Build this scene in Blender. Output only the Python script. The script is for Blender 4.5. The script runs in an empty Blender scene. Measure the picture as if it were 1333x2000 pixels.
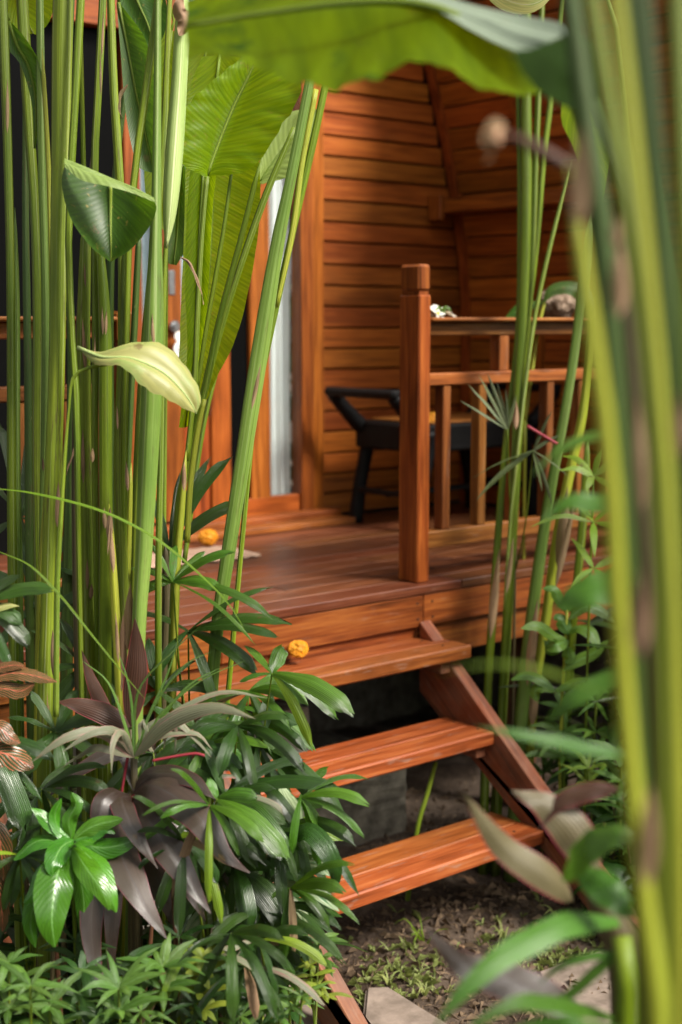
import bpy, bmesh, math, random
import numpy as np
from mathutils import Vector, Matrix
R = math.radians
random.seed(7)
SC = bpy.context.scene
COL = SC.collection

# ------------------------------------------------------------------ camera
F, W, H = 2750.0, 1333.0, 2000.0
YAW, PITCH = R(50.22), R(7.704)
CAM = Vector((0, 0, 1.88))
HD = Vector((math.cos(YAW), math.sin(YAW), 0))
RT = Vector((math.sin(YAW), -math.cos(YAW), 0))
FW = HD * math.cos(PITCH) - Vector((0, 0, math.sin(PITCH)))
UP = HD * math.sin(PITCH) + Vector((0, 0, math.cos(PITCH)))
cd = bpy.data.cameras.new('camera')
cam = bpy.data.objects.new('camera', cd)
COL.objects.link(cam)
M = Matrix((RT, UP, -FW)).transposed().to_4x4()
M.translation = CAM
cam.matrix_world = M
cd.sensor_fit = 'VERTICAL'
cd.sensor_height = 36
cd.sensor_width = 24
cd.lens = F / H * 36
cd.clip_start = 0.05
cd.clip_end = 1000
cd.dof.use_dof = True
cd.dof.focus_distance = 3.35
cd.dof.aperture_fstop = 2.2
cd.dof.aperture_blades = 9
SC.camera = cam

# ------------------------------------------------------------------ light
SUN_AZ = Vector((0.40, -0.92))      # towards the sun, on the ground plane
SUN_EL = R(47)
sd = Vector((SUN_AZ.x, SUN_AZ.y, 0)).normalized() * math.cos(SUN_EL) + Vector((0, 0, math.sin(SUN_EL)))
w = bpy.data.worlds.new('World')
SC.world = w
w.use_nodes = True
nt = w.node_tree
nt.nodes.clear()
sky = nt.nodes.new('ShaderNodeTexSky')
sky.sky_type = 'NISHITA'
sky.sun_disc = False
sky.sun_elevation = SUN_EL
sky.sun_rotation = math.atan2(SUN_AZ.x, SUN_AZ.y)
sky.air_density = 1.0
sky.dust_density = 4.0
sky.ozone_density = 0.6
hs = nt.nodes.new('ShaderNodeHueSaturation')   # thin bright overcast: the blue is washed out evenly
hs.inputs['Saturation'].default_value = 0.12
bg = nt.nodes.new('ShaderNodeBackground')
bg.inputs[1].default_value = 0.09
wo = nt.nodes.new('ShaderNodeOutputWorld')
nt.links.new(sky.outputs[0], hs.inputs['Color'])
nt.links.new(hs.outputs[0], bg.inputs[0])
nt.links.new(bg.outputs[0], wo.inputs[0])
sl = bpy.data.lights.new('sun', 'SUN')
sl.energy = 3.2
sl.angle = R(17)
sl.color = (1, 0.93, 0.82)
so = bpy.data.objects.new('sun', sl)
so.rotation_euler = sd.to_track_quat('Z', 'Y').to_euler()
COL.objects.link(so)
SC.view_settings.view_transform = 'Standard'
SC.view_settings.look = 'None'
SC.view_settings.gamma = 1
SC.view_settings.use_curve_mapping = False
SC.view_settings.exposure = 1.16

# ------------------------------------------------------------------ projection helpers (pixel of the photo + real depth -> point)
def P(px, py, d):
    return CAM + (FW + RT * ((px - W / 2) / F) - UP * ((py - H / 2) / F)) * d
def px2m(px, d):
    return px / F * d

# ------------------------------------------------------------------ objects
def link(o, parent=None, world=None):
    COL.objects.link(o)
    if parent is not None:
        o.parent = parent
        o.matrix_parent_inverse = WORLD[parent.name].inverted()
    m = world if world is not None else Matrix.Identity(4)
    o.matrix_basis = m
    WORLD[o.name] = m.copy()
    return o
WORLD = {}
def thing(name, label, cat, loc, group=None):
    o = bpy.data.objects.new(name, None)
    o.empty_display_size = 0.1
    COL.objects.link(o)
    o.location = loc
    WORLD[o.name] = Matrix.Translation(Vector(loc))
    o['label'] = label
    o['category'] = cat
    if group:
        o['group'] = group
    return o
def mesh(name, verts, faces, mat, uvs=None, smooth=True):
    me = bpy.data.meshes.new(name)
    me.from_pydata([tuple(v) for v in verts], [], faces)
    if uvs is not None:
        ul = me.uv_layers.new(name='UVMap')
        buf = []
        for poly in me.polygons:
            for vi in poly.vertices:
                buf.extend(uvs[vi])
        ul.data.foreach_set('uv', buf)
    if smooth:
        me.polygons.foreach_set('use_smooth', [True] * len(me.polygons))
    if mat:
        me.materials.append(mat)
    me.update()
    return me
def part(name, me, parent, world=None, label=None):
    o = bpy.data.objects.new(name, me)
    link(o, parent, world)
    if label:
        o['label'] = label
    return o
def single(name, me, label, cat, world=None, group=None):
    o = part(name, me, None, world)
    o['label'] = label
    o['category'] = cat
    if group:
        o['group'] = group
    return o
def structure(o):
    o['kind'] = 'structure'
    return o

# ------------------------------------------------------------------ materials
def NEW(name):
    m = bpy.data.materials.new(name)
    m.use_nodes = True
    t = m.node_tree
    t.nodes.clear()
    out = t.nodes.new('ShaderNodeOutputMaterial')
    return m, t, out
class N:
    def __init__(s, t): s.t = t
    def n(s, typ, **k):
        x = s.t.nodes.new(typ)
        for a, b in k.items(): setattr(x, a, b)
        return x
    def put(s, sock, v):
        if hasattr(v, 'is_linked') or hasattr(v, 'links'): s.t.links.new(v, sock)
        elif isinstance(v, (tuple, list)) and len(v) == 3 and sock.type == 'RGBA': sock.default_value = (*v, 1)
        else: sock.default_value = v
    def math(s, op, a, b=0.0, c=None):
        x = s.n('ShaderNodeMath', operation=op)
        s.put(x.inputs[0], a); s.put(x.inputs[1], b)
        if c is not None: s.put(x.inputs[2], c)
        return x.outputs[0]
    def mix(s, f, a, b, blend='MIX'):
        x = s.n('ShaderNodeMix', data_type='RGBA', blend_type=blend)
        s.put(x.inputs[0], f); s.put(x.inputs[6], a); s.put(x.inputs[7], b)
        return x.outputs[2]
    def ramp(s, f, stops):
        x = s.n('ShaderNodeValToRGB')
        e = x.color_ramp.elements
        while len(e) < len(stops): e.new(0.5)
        for i, (p, c) in enumerate(stops):
            e[i].position = p
            e[i].color = (*c, 1) if len(c) == 3 else c
        s.put(x.inputs[0], f)
        return x.outputs[0]
    def noise(s, vec, scale, detail=4, rough=0.55, dist=0.0):
        x = s.n('ShaderNodeTexNoise')
        s.put(x.inputs['Vector'], vec)
        x.inputs['Scale'].default_value = scale
        x.inputs['Detail'].default_value = detail
        x.inputs['Roughness'].default_value = rough
        x.inputs['Distortion'].default_value = dist
        return x.outputs[0]
    def comb(s, x_, y_, z_):
        x = s.n('ShaderNodeCombineXYZ')
        s.put(x.inputs[0], x_); s.put(x.inputs[1], y_); s.put(x.inputs[2], z_)
        return x.outputs[0]
    def sep(s, v):
        x = s.n('ShaderNodeSeparateXYZ'); s.put(x.inputs[0], v)
        return x.outputs
    def bump(s, h, strength, dist):
        x = s.n('ShaderNodeBump')
        x.inputs['Strength'].default_value = strength
        x.inputs['Distance'].default_value = dist
        s.put(x.inputs['Height'], h)
        return x.outputs[0]
    def bsdf(s, col, rough, normal=None, spec=0.5, **k):
        x = s.n('ShaderNodeBsdfPrincipled')
        s.put(x.inputs['Base Color'], col); s.put(x.inputs['Roughness'], rough)
        x.inputs['Specular IOR Level'].default_value = spec
        if normal is not None: s.put(x.inputs['Normal'], normal)
        for a, b in k.items(): s.put(x.inputs[a], b)
        return x.outputs[0]
def sc(c, f): return tuple(min(1.0, x * f) for x in c)

def wood(name, dark, mid, light, rough=0.4, wear=0.0, weather=0.0, spec=0.35):
    if dark[0] > 0.05: dark, mid, light = [(c[0] * 1.08, c[1] * 1.0, c[2] * 0.6) for c in (sc(dark, 0.5), sc(mid, 0.78), sc(light, 0.85))]
    m, t, out = NEW(name)
    q = N(t)
    tc = q.n('ShaderNodeTexCoord').outputs['Object']
    oi = q.n('ShaderNodeObjectInfo').outputs['Random']
    x, y, z = q.sep(tc)
    off = q.math('MULTIPLY', oi, 37.0)
    v = q.comb(q.math('ADD', q.math('MULTIPLY', x, 1.8), off), q.math('ADD', q.math('MULTIPLY', y, 30.0), off), q.math('ADD', q.math('MULTIPLY', z, 30.0), off))
    vf = q.comb(q.math('ADD', q.math('MULTIPLY', x, 5.0), off), q.math('ADD', q.math('MULTIPLY', y, 130.0), off), q.math('ADD', q.math('MULTIPLY', z, 130.0), off))
    n1 = q.noise(v, 1.4, 6, 0.6, 0.6)
    n2 = q.noise(vf, 1.0, 3, 0.6)
    vb = q.comb(q.math('ADD', q.math('MULTIPLY', x, 2.4), off), q.math('MULTIPLY', y, 6.0), q.math('ADD', q.math('MULTIPLY', z, 6.0), off))
    n3 = q.noise(vb, 1.0, 3, 0.5)
    base = q.ramp(q.math('ADD', q.math('MULTIPLY', n1, 0.62), q.math('MULTIPLY', n2, 0.38)), [(0.34, dark), (0.5, mid), (0.64, light)])
    val = q.math('ADD', 0.72, q.math('MULTIPLY', oi, 0.56))
    hv = q.n('ShaderNodeHueSaturation')
    q.put(hv.inputs['Color'], base); q.put(hv.inputs['Value'], val)
    oi2 = q.math('FRACT', q.math('MULTIPLY', oi, 7.31))
    q.put(hv.inputs['Hue'], q.math('ADD', 0.492, q.math('MULTIPLY', oi2, 0.016)))
    col = hv.outputs[0]
    # stains: dark long blotches
    st = q.ramp(n3, [(0.56, (0, 0, 0)), (0.74, (1, 1, 1))])
    col = q.mix(q.math('MULTIPLY', st, 0.45 + 0.35 * wear), col, sc(dark, 0.45))
    # knots
    vo = q.n('ShaderNodeTexVoronoi')
    q.put(vo.inputs['Vector'], q.comb(q.math('ADD', q.math('MULTIPLY', x, 2.6), off), q.math('ADD', q.math('MULTIPLY', y, 9.0), off), q.math('MULTIPLY', z, 9.0)))
    vo.inputs['Scale'].default_value = 0.8
    kn = q.ramp(vo.outputs['Distance'], [(0.035, (1, 1, 1)), (0.11, (0, 0, 0))])
    col = q.mix(q.math('MULTIPLY', kn, 0.6), col, sc(dark, 0.35))
    if wear:
        wn = q.noise(q.comb(q.math('MULTIPLY', x, 9.0), q.math('MULTIPLY', y, 50.0), q.math('MULTIPLY', z, 50.0)), 1.0, 5, 0.7)
        wf = q.ramp(wn, [(0.58, (0, 0, 0)), (0.72, (1, 1, 1))])
        col = q.mix(q.math('MULTIPLY', wf, wear), col, (0.30, 0.22, 0.17))
    if weather:
        wn = q.noise(tc, 7.0, 5, 0.65)
        col = q.mix(q.math('MULTIPLY', q.ramp(wn, [(0.38, (0, 0, 0)), (0.66, (1, 1, 1))]), weather), col, (0.26, 0.17, 0.12))
    rg = q.math('ADD', rough - 0.12, q.math('MULTIPLY', n1, 0.28))
    b = q.bump(q.math('ADD', n2, q.math('MULTIPLY', n1, 0.8)), 0.35, 0.0015)
    t.links.new(q.bsdf(col, rg, b, spec), out.inputs[0])
    return m

def leafmat(name, col, tcol, mode='pinnate', freq=130.0, slant=0.5, rough=0.38, trans=0.35, rib=None, edge=None, mott=None, mottcol=None, bump=0.5, under=None, spec=0.5, spots=0.0, vein=None, veinw=0.0):
    """UV: x across (0.5 = midrib), y along in metres."""
    if col[1] > col[0] * 1.25 and col[2] < col[1] * 0.6: col = (col[0] * 1.05, col[1], col[2] * 0.45); tcol = (tcol[0] * 1.1, tcol[1], tcol[2] * 0.5)
    m, t, out = NEW(name)
    q = N(t)
    uv = q.n('ShaderNodeTexCoord').outputs['UV']
    u, v, _ = q.sep(uv)
    oi = q.n('ShaderNodeObjectInfo').outputs['Random']
    a = q.math('ABSOLUTE', q.math('SUBTRACT', u, 0.5))
    obj = q.n('ShaderNodeTexCoord').outputs['Object']
    nz = q.noise(q.comb(q.math('MULTIPLY', u, 3.0), q.math('MULTIPLY', v, 9.0), q.math('MULTIPLY', oi, 30.0)), 1.0, 4, 0.6)
    if mode == 'para':
        s = q.math('SINE', q.math('MULTIPLY', u, freq))
        nl = q.noise(q.comb(q.math('MULTIPLY', u, 26.0), q.math('MULTIPLY', v, 3.0), oi), 1.0, 2, 0.5)
    else:
        ph = q.math('ADD', q.math('MULTIPLY', q.math('SUBTRACT', v, q.math('MULTIPLY', a, slant)), freq * 6.28), 0)
        wob = q.math('MULTIPLY', nz, 3.0)
        s = q.math('SINE', q.math('ADD', ph, wob))
        nl = q.noise(q.comb(q.math('MULTIPLY', u, 2.0), q.math('MULTIPLY', q.math('SUBTRACT', v, q.math('MULTIPLY', a, slant)), freq * 1.3), oi), 1.0, 2, 0.5)
    c = q.mix(q.math('MULTIPLY', nl, 0.7), sc(col, 0.7), sc(col, 1.35))
    hv = q.n('ShaderNodeHueSaturation')
    q.put(hv.inputs['Color'], c)
    q.put(hv.inputs['Value'], q.math('ADD', 0.75, q.math('MULTIPLY', oi, 0.55)))
    q.put(hv.inputs['Hue'], q.math('ADD', 0.488, q.math('MULTIPLY', q.math('FRACT', q.math('MULTIPLY', oi, 5.7)), 0.024)))
    c = hv.outputs[0]
    tc = q.mix(q.ramp(nl, [(0.35, (0, 0, 0)), (0.65, (1, 1, 1))]), sc(tcol, 0.62), sc(tcol, 1.2))
    if mottcol:
        mf = q.ramp(nz, [(mott, (0, 0, 0)), (mott + 0.14, (1, 1, 1))])
        c = q.mix(mf, c, mottcol)
        tc = q.mix(mf, tc, mottcol)
    if vein:
        vf = q.ramp(s, [(1.0 - veinw, (0, 0, 0)), (0.999, (1, 1, 1))])
        c = q.mix(vf, c, vein)
    if rib:
        rf = q.ramp(a, [(0.012, (1, 1, 1)), (0.03, (0, 0, 0))])
        c = q.mix(rf, c, rib)
        tc = q.mix(rf, tc, sc(rib, 0.5))
    if edge:
        ef = q.ramp(a, [(0.468, (0, 0, 0)), (0.488, (1, 1, 1))])
        c = q.mix(ef, c, edge)
        tc = q.mix(ef, tc, edge)
    if spots:
        sn = q.noise(obj, 90.0, 2, 0.5)
        c = q.mix(q.math('MULTIPLY', q.ramp(sn, [(0.66, (0, 0, 0)), (0.7, (1, 1, 1))]), spots), c, (0.35, 0.22, 0.05))
    scn = q.noise(obj, 16.0, 5, 0.7)
    if name not in ('marigold_petal', 'frangipani_petal'):
        c = q.mix(q.math('MULTIPLY', q.ramp(scn, [(0.655, (0, 0, 0)), (0.69, (1, 1, 1))]), 0.75), c, (0.13, 0.075, 0.025))
    if under:
        gb = q.n('ShaderNodeNewGeometry').outputs['Backfacing']
        c = q.mix(gb, c, under)
    bh = q.math('ADD', q.math('MULTIPLY', s, 0.5), q.math('MULTIPLY', nl, 1.2))
    bn = q.bump(bh, bump, 0.0012)
    rn = q.math('ADD', rough - 0.08, q.math('MULTIPLY', nz, 0.2))
    p = q.bsdf(c, rn, bn, spec)
    tr = q.n('ShaderNodeBsdfTranslucent')
    q.put(tr.inputs['Color'], tc); q.put(tr.inputs['Normal'], bn)
    mx = q.n('ShaderNodeMixShader')
    mx.inputs[0].default_value = trans
    t.links.new(p, mx.inputs[1]); t.links.new(tr.outputs[0], mx.inputs[2])
    t.links.new(mx.outputs[0], out.inputs[0])
    return m

def stemmat(name, c1, c2, brown=0.35, streak=(0.32, 0.36, 0.16), rough=0.42):
    m, t, out = NEW(name)
    q = N(t)
    uv = q.n('ShaderNodeTexCoord').outputs['UV']
    u, v, _ = q.sep(uv)
    oi = q.n('ShaderNodeObjectInfo').outputs['Random']
    o3 = q.math('MULTIPLY', oi, 30.0)
    n1 = q.noise(q.comb(q.math('MULTIPLY', u, 22.0), q.math('MULTIPLY', v, 0.7), o3), 1.0, 4, 0.55)
    n2 = q.noise(q.comb(q.math('MULTIPLY', u, 3.0), q.math('MULTIPLY', v, 2.2), o3), 1.0, 4, 0.6)
    n3 = q.noise(q.comb(q.math('MULTIPLY', u, 9.0), q.math('MULTIPLY', v, 6.0), o3), 1.0, 6, 0.75)
    n4 = q.noise(q.comb(q.math('MULTIPLY', u, 8.0), q.math('MULTIPLY', v, 60.0), o3), 1.0, 3, 0.6)
    c = q.mix(q.ramp(n2, [(0.3, (0, 0, 0)), (0.7, (1, 1, 1))]), c1, c2)
    c = q.mix(q.math('MULTIPLY', q.ramp(n1, [(0.56, (0, 0, 0)), (0.64, (1, 1, 1))]), 0.6), c, streak)
    c = q.mix(q.math('MULTIPLY', q.ramp(n1, [(0.36, (1, 1, 1)), (0.44, (0, 0, 0))]), 0.55), c, sc(c1, 0.5))
    hv = q.n('ShaderNodeHueSaturation')
    q.put(hv.inputs['Color'], c)
    q.put(hv.inputs['Value'], q.math('ADD', 0.8, q.math('MULTIPLY', oi, 0.45)))
    c = hv.outputs[0]
    bf = q.ramp(n3, [(0.56, (0, 0, 0)), (0.66, (1, 1, 1))])
    c = q.mix(q.math('MULTIPLY', bf, brown), c, (0.075, 0.045, 0.02))
    sp = q.ramp(n4, [(0.68, (0, 0, 0)), (0.74, (1, 1, 1))])
    c = q.mix(q.math('MULTIPLY', sp, brown * 0.6), c, (0.30, 0.24, 0.12))
    bn = q.bump(q.math('ADD', n1, q.math('MULTIPLY', n4, 0.15)), 0.8, 0.0025)
    p = q.bsdf(c, q.math('ADD', rough - 0.1, q.math('MULTIPLY', n3, 0.25)), bn, 0.3)
    tr = q.n('ShaderNodeBsdfTranslucent'); q.put(tr.inputs['Color'], sc(c2, 1.6))
    mx = q.n('ShaderNodeMixShader'); mx.inputs[0].default_value = 0.12
    t.links.new(p, mx.inputs[1]); t.links.new(tr.outputs[0], mx.inputs[2])
    t.links.new(mx.outputs[0], out.inputs[0])
    return m
def plain(name, c1, c2, scale, rough, bump=0.0, bd=0.002, spec=0.4, detail=5, **k):
    m, t, out = NEW(name)
    q = N(t)
    tc = q.n('ShaderNodeTexCoord').outputs['Object']
    n = q.noise(tc, scale, detail, 0.65)
    c = q.mix(q.ramp(n, [(0.35, (0, 0, 0)), (0.65, (1, 1, 1))]), c1, c2)
    bn = q.bump(n, bump, bd) if bump else None
    t.links.new(q.bsdf(c, rough, bn, spec, **k), out.inputs[0])
    return m

WD = dict(
    wall=wood('wall_plank_wood', (0.27, 0.072, 0.015), (0.34, 0.094, 0.019), (0.43, 0.135, 0.028), 0.42),
    frame=wood('frame_wood', (0.15, 0.036, 0.009), (0.31, 0.078, 0.016), (0.44, 0.13, 0.03), 0.42),
    post=wood('post_wood', (0.14, 0.036, 0.009), (0.27, 0.075, 0.016), (0.38, 0.13, 0.03), 0.4),
    deck=wood('deck_board_wood', (0.09, 0.028, 0.017), (0.13, 0.043, 0.026), (0.19, 0.072, 0.046), 0.33, wear=0.25, spec=0.55),
    tread=wood('tread_wood', (0.20, 0.050, 0.022), (0.33, 0.084, 0.034), (0.42, 0.14, 0.065), 0.42, wear=0.6, spec=0.35),
    fascia=wood('fascia_wood', (0.10, 0.030, 0.010), (0.24, 0.066, 0.018), (0.34, 0.12, 0.035), 0.45, wear=0.3),
    stringer=wood('stringer_wood', (0.11, 0.034, 0.016), (0.22, 0.066, 0.030), (0.30, 0.11, 0.06), 0.55, wear=0.3, weather=0.3),
    rail=wood('rail_wood', (0.12, 0.040, 0.012), (0.24, 0.080, 0.022), (0.31, 0.13, 0.045), 0.45, wear=0.3),
    black=wood('black_stained_wood', (0.002, 0.002, 0.002), (0.004, 0.004, 0.004), (0.007, 0.007, 0.008), 0.5, spec=0.15),
)
LM = dict(
    heli=leafmat('banana_leaf_green', (0.11, 0.22, 0.008), (0.60, 1.0, 0.016), freq=95, slant=0.12, trans=0.6, rib=(0.20, 0.30, 0.04), rough=0.45, bump=0.3, spots=0.4, spec=0.2),
    helidark=leafmat('banana_leaf_dark', (0.035, 0.10, 0.015), (0.16, 0.36, 0.02), freq=95, slant=0.12, trans=0.35, rib=(0.10, 0.20, 0.03), rough=0.42, bump=0.12, spec=0.4, mott=0.6, mottcol=(0.06, 0.13, 0.012), spots=0.5),
    helipale=leafmat('banana_leaf_silvery', (0.22, 0.31, 0.17), (0.30, 0.46, 0.16), freq=50, slant=0.12, trans=0.25, rib=(0.4, 0.46, 0.3), rough=0.5, bump=0.5),
    cream=leafmat('yellowing_leaf', (0.36, 0.36, 0.12), (0.7, 0.6, 0.2), freq=14, slant=0.5, trans=0.3, rib=(0.62, 0.60, 0.33), mott=0.50, mottcol=(0.27, 0.34, 0.09), rough=0.45, bump=0.06),
    palm=leafmat('lady_palm_leaf', (0.032, 0.088, 0.020), (0.12, 0.30, 0.02), 'para', 95, trans=0.2, rough=0.30, bump=1.0, spec=1.0),
    palmlight=leafmat('lady_palm_leaf_young', (0.07, 0.19, 0.025), (0.2, 0.42, 0.03), 'para', 75, trans=0.3, rough=0.3, bump=0.8, spec=0.9),
    cord=leafmat('cordyline_leaf', (0.048, 0.030, 0.022), (0.12, 0.03, 0.03), 'para', 160, trans=0.12, rough=0.33, rib=(0.06, 0.045, 0.04), edge=(0.15, 0.02, 0.035), bump=0.4, spec=0.9, mott=0.62, mottcol=(0.06, 0.065, 0.035)),
    cordfg=leafmat('cordyline_leaf_near', (0.12, 0.10, 0.050), (0.2, 0.14, 0.04), 'para', 60, trans=0.2, rough=0.45, edge=(0.33, 0.03, 0.06), bump=0.4),
    maroon=leafmat('maroon_leaf', (0.075, 0.035, 0.02), (0.25, 0.06, 0.02), 'para', 60, trans=0.25, rough=0.4, edge=(0.3, 0.03, 0.05)),
    gard=leafmat('glossy_bright_leaf', (0.055, 0.19, 0.022), (0.15, 0.42, 0.03), freq=70, slant=0.10, trans=0.28, rough=0.25, rib=(0.16, 0.34, 0.08), bump=0.3, spec=0.7),
    variegated=leafmat('variegated_leaf', (0.34, 0.42, 0.24), (0.35, 0.45, 0.15), 'para', 30, trans=0.25, rough=0.4, edge=(0.05, 0.15, 0.04), mott=0.55, mottcol=(0.06, 0.18, 0.05)),
    croton=leafmat('croton_leaf', (0.035, 0.045, 0.022), (0.15, 0.10, 0.02), freq=55, slant=0.14, trans=0.15, rough=0.3, rib=(0.5, 0.12, 0.07), vein=(0.55, 0.16, 0.08), veinw=0.3),
    pinkish=leafmat('greyish_pink_leaf', (0.20, 0.21, 0.13), (0.3, 0.3, 0.12), 'para', 45, trans=0.2, rough=0.45, edge=(0.40, 0.20, 0.16), mott=0.55, mottcol=(0.30, 0.17, 0.14)),
    herb=leafmat('herb_leaf', (0.08, 0.17, 0.055), (0.2, 0.42, 0.06), freq=60, slant=0.1, trans=0.3, rough=0.4, rib=(0.2, 0.36, 0.12)),
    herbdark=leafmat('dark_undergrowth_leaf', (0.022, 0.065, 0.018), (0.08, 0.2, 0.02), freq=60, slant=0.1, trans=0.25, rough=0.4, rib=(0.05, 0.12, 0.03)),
    yellowherb=leafmat('yellow_green_leaf', (0.20, 0.27, 0.06), (0.35, 0.42, 0.06), freq=60, slant=0.1, trans=0.3, rough=0.45),
    shrub=leafmat('soft_shrub_leaf', (0.10, 0.22, 0.05), (0.2, 0.42, 0.08), freq=50, slant=0.1, trans=0.3, rough=0.4, rib=(0.2, 0.4, 0.15)),
    strapfg=leafmat('strap_leaf_near', (0.06, 0.16, 0.03), (0.15, 0.36, 0.04), 'para', 50, trans=0.3, rough=0.36),
    blade=leafmat('grass_blade', (0.15, 0.26, 0.03), (0.3, 0.45, 0.04), 'para', 30, trans=0.35, rough=0.4),
    darkfg=leafmat('shade_dark_leaf', (0.010, 0.026, 0.006), (0.03, 0.07, 0.01), freq=20, slant=0.1, trans=0.1, rough=0.8, spec=0.05, bump=0.1),  # shade of the near leaf put into this almost black colour
    greypalm=leafmat('grey_palm_leaf', (0.06, 0.085, 0.05), (0.1, 0.14, 0.05), 'para', 30, trans=0.1, rough=0.5),
    fold=leafmat('leaf_underside_grey', (0.15, 0.185, 0.135), (0.1, 0.14, 0.05), 'para', 40, trans=0.06, rough=0.6, spec=0.2, mott=0.6, mottcol=(0.10, 0.125, 0.09)),
    helifg=leafmat('banana_leaf_near', (0.085, 0.18, 0.006), (0.58, 0.85, 0.008), freq=20, slant=0.12, trans=0.7, rib=(0.16, 0.26, 0.03), rough=0.5, bump=0.05, spec=0.12, mott=0.58, mottcol=(0.07, 0.15, 0.01)),
    grass=leafmat('grass_tuft', (0.30, 0.34, 0.10), (0.35, 0.4, 0.1), 'para', 30, trans=0.3, rough=0.5),
    dry=leafmat('dry_leaf', (0.30, 0.19, 0.10), (0.3, 0.18, 0.08), 'para', 50, trans=0.15, rough=0.7, mott=0.55, mottcol=(0.13, 0.07, 0.035)),
)
SM = dict(
    green=stemmat('stalk_green', (0.075, 0.135, 0.006), (0.18, 0.24, 0.010), brown=0.55),
    olive=stemmat('stalk_olive', (0.09, 0.14, 0.010), (0.20, 0.25, 0.016), brown=0.8),
    silver=stemmat('stalk_silvery_green', (0.08, 0.15, 0.018), (0.18, 0.27, 0.05), brown=0.5, streak=(0.30, 0.36, 0.15)),
    yellow=stemmat('stalk_yellow_green', (0.24, 0.29, 0.022), (0.36, 0.37, 0.035), brown=0.4, streak=(0.40, 0.42, 0.10)),
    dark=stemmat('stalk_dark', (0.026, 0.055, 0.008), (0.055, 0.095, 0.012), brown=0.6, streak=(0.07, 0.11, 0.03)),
    brown=stemmat('stalk_brown', (0.07, 0.055, 0.025), (0.12, 0.10, 0.045), brown=0.8, streak=(0.16, 0.12, 0.07)),
    pale=stemmat('rolled_leaf_pale', (0.22, 0.32, 0.08), (0.36, 0.43, 0.17), brown=0.2, streak=(0.6, 0.62, 0.36)),
    twig=stemmat('twig', (0.08, 0.035, 0.02), (0.15, 0.06, 0.03), brown=0.5, streak=(0.2, 0.1, 0.05)),
    red=stemmat('red_stalk', (0.22, 0.02, 0.03), (0.3, 0.03, 0.05), brown=0.1, streak=(0.3, 0.06, 0.07)),
)
# ------------------------------------------------------------------ geometry helpers
def catmull(pts, n):
    """n samples through the points, uniform in arc length."""
    p = np.array(pts, float)
    if len(p) == 2:
        return [Vector(tuple(p[0] + (p[1] - p[0]) * i / (n - 1))) for i in range(n)]
    q = np.vstack([2 * p[0] - p[1], p, 2 * p[-1] - p[-2]])
    out = []
    for i in range(1, len(q) - 2):
        for k in range(12):
            t = k / 12
            a, b, c, d = q[i - 1], q[i], q[i + 1], q[i + 2]
            out.append(0.5 * ((2 * b) + (-a + c) * t + (2 * a - 5 * b + 4 * c - d) * t * t + (-a + 3 * b - 3 * c + d) * t ** 3))
    out.append(p[-1])
    o = np.array(out)
    s = np.concatenate([[0], np.cumsum(np.linalg.norm(np.diff(o[:, :3], axis=0), axis=1))])
    ts = np.linspace(0, s[-1], n)
    res = np.stack([np.interp(ts, s, o[:, j]) for j in range(o.shape[1])], axis=1)
    return [Vector(tuple(r)) if res.shape[1] == 3 else r for r in res]

def tube(pts, radii, mat, name='tube', seg=12, n=None, lobes=0, amp=0.0, cap=True, flat=1.0):
    """pts world points, radii one per point; lobes makes the overlapping sheaths of a stalk."""
    n = n or max(6, len(pts) * 5)
    pr = catmull([(*p, r) for p, r in zip(pts, radii)], n)
    ps = [Vector(tuple(float(x) for x in a[:3])) for a in pr]
    rs = [float(a[3]) for a in pr]
    verts, uvs, faces = [], [], []
    ref = FW.copy()
    ln = 0
    ph = random.random() * 6.28
    for i, p in enumerate(ps):
        tg = (ps[min(i + 1, n - 1)] - ps[max(i - 1, 0)])
        tg = tg.normalized() if tg.length > 1e-9 else Vector((0, 0, 1))
        sx = tg.cross(ref)
        if sx.length < 1e-3: sx = tg.cross(Vector((1, 0, 0)))
        sx.normalize()
        sy = tg.cross(sx).normalized()
        if i: ln += (ps[i] - ps[i - 1]).length
        for k in range(seg + 1):
            th = 2 * math.pi * k / seg
            r = rs[i]
            if lobes: r *= 1 + amp * (abs(math.sin(th * lobes / 2 + ph + ln * 0.5)) - 0.5)
            verts.append(p + sx * (r * math.cos(th)) + sy * (r * flat * math.sin(th)))
            uvs.append((k / seg, ln))
    for i in range(n - 1):
        for k in range(seg):
            a = i * (seg + 1) + k
            faces.append((a, a + 1, a + seg + 2, a + seg + 1))
    if cap:
        faces.append(tuple(range(seg - 1, -1, -1)))
        faces.append(tuple((n - 1) * (seg + 1) + k for k in range(seg)))
    return mesh(name, verts, faces, mat, uvs)

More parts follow.
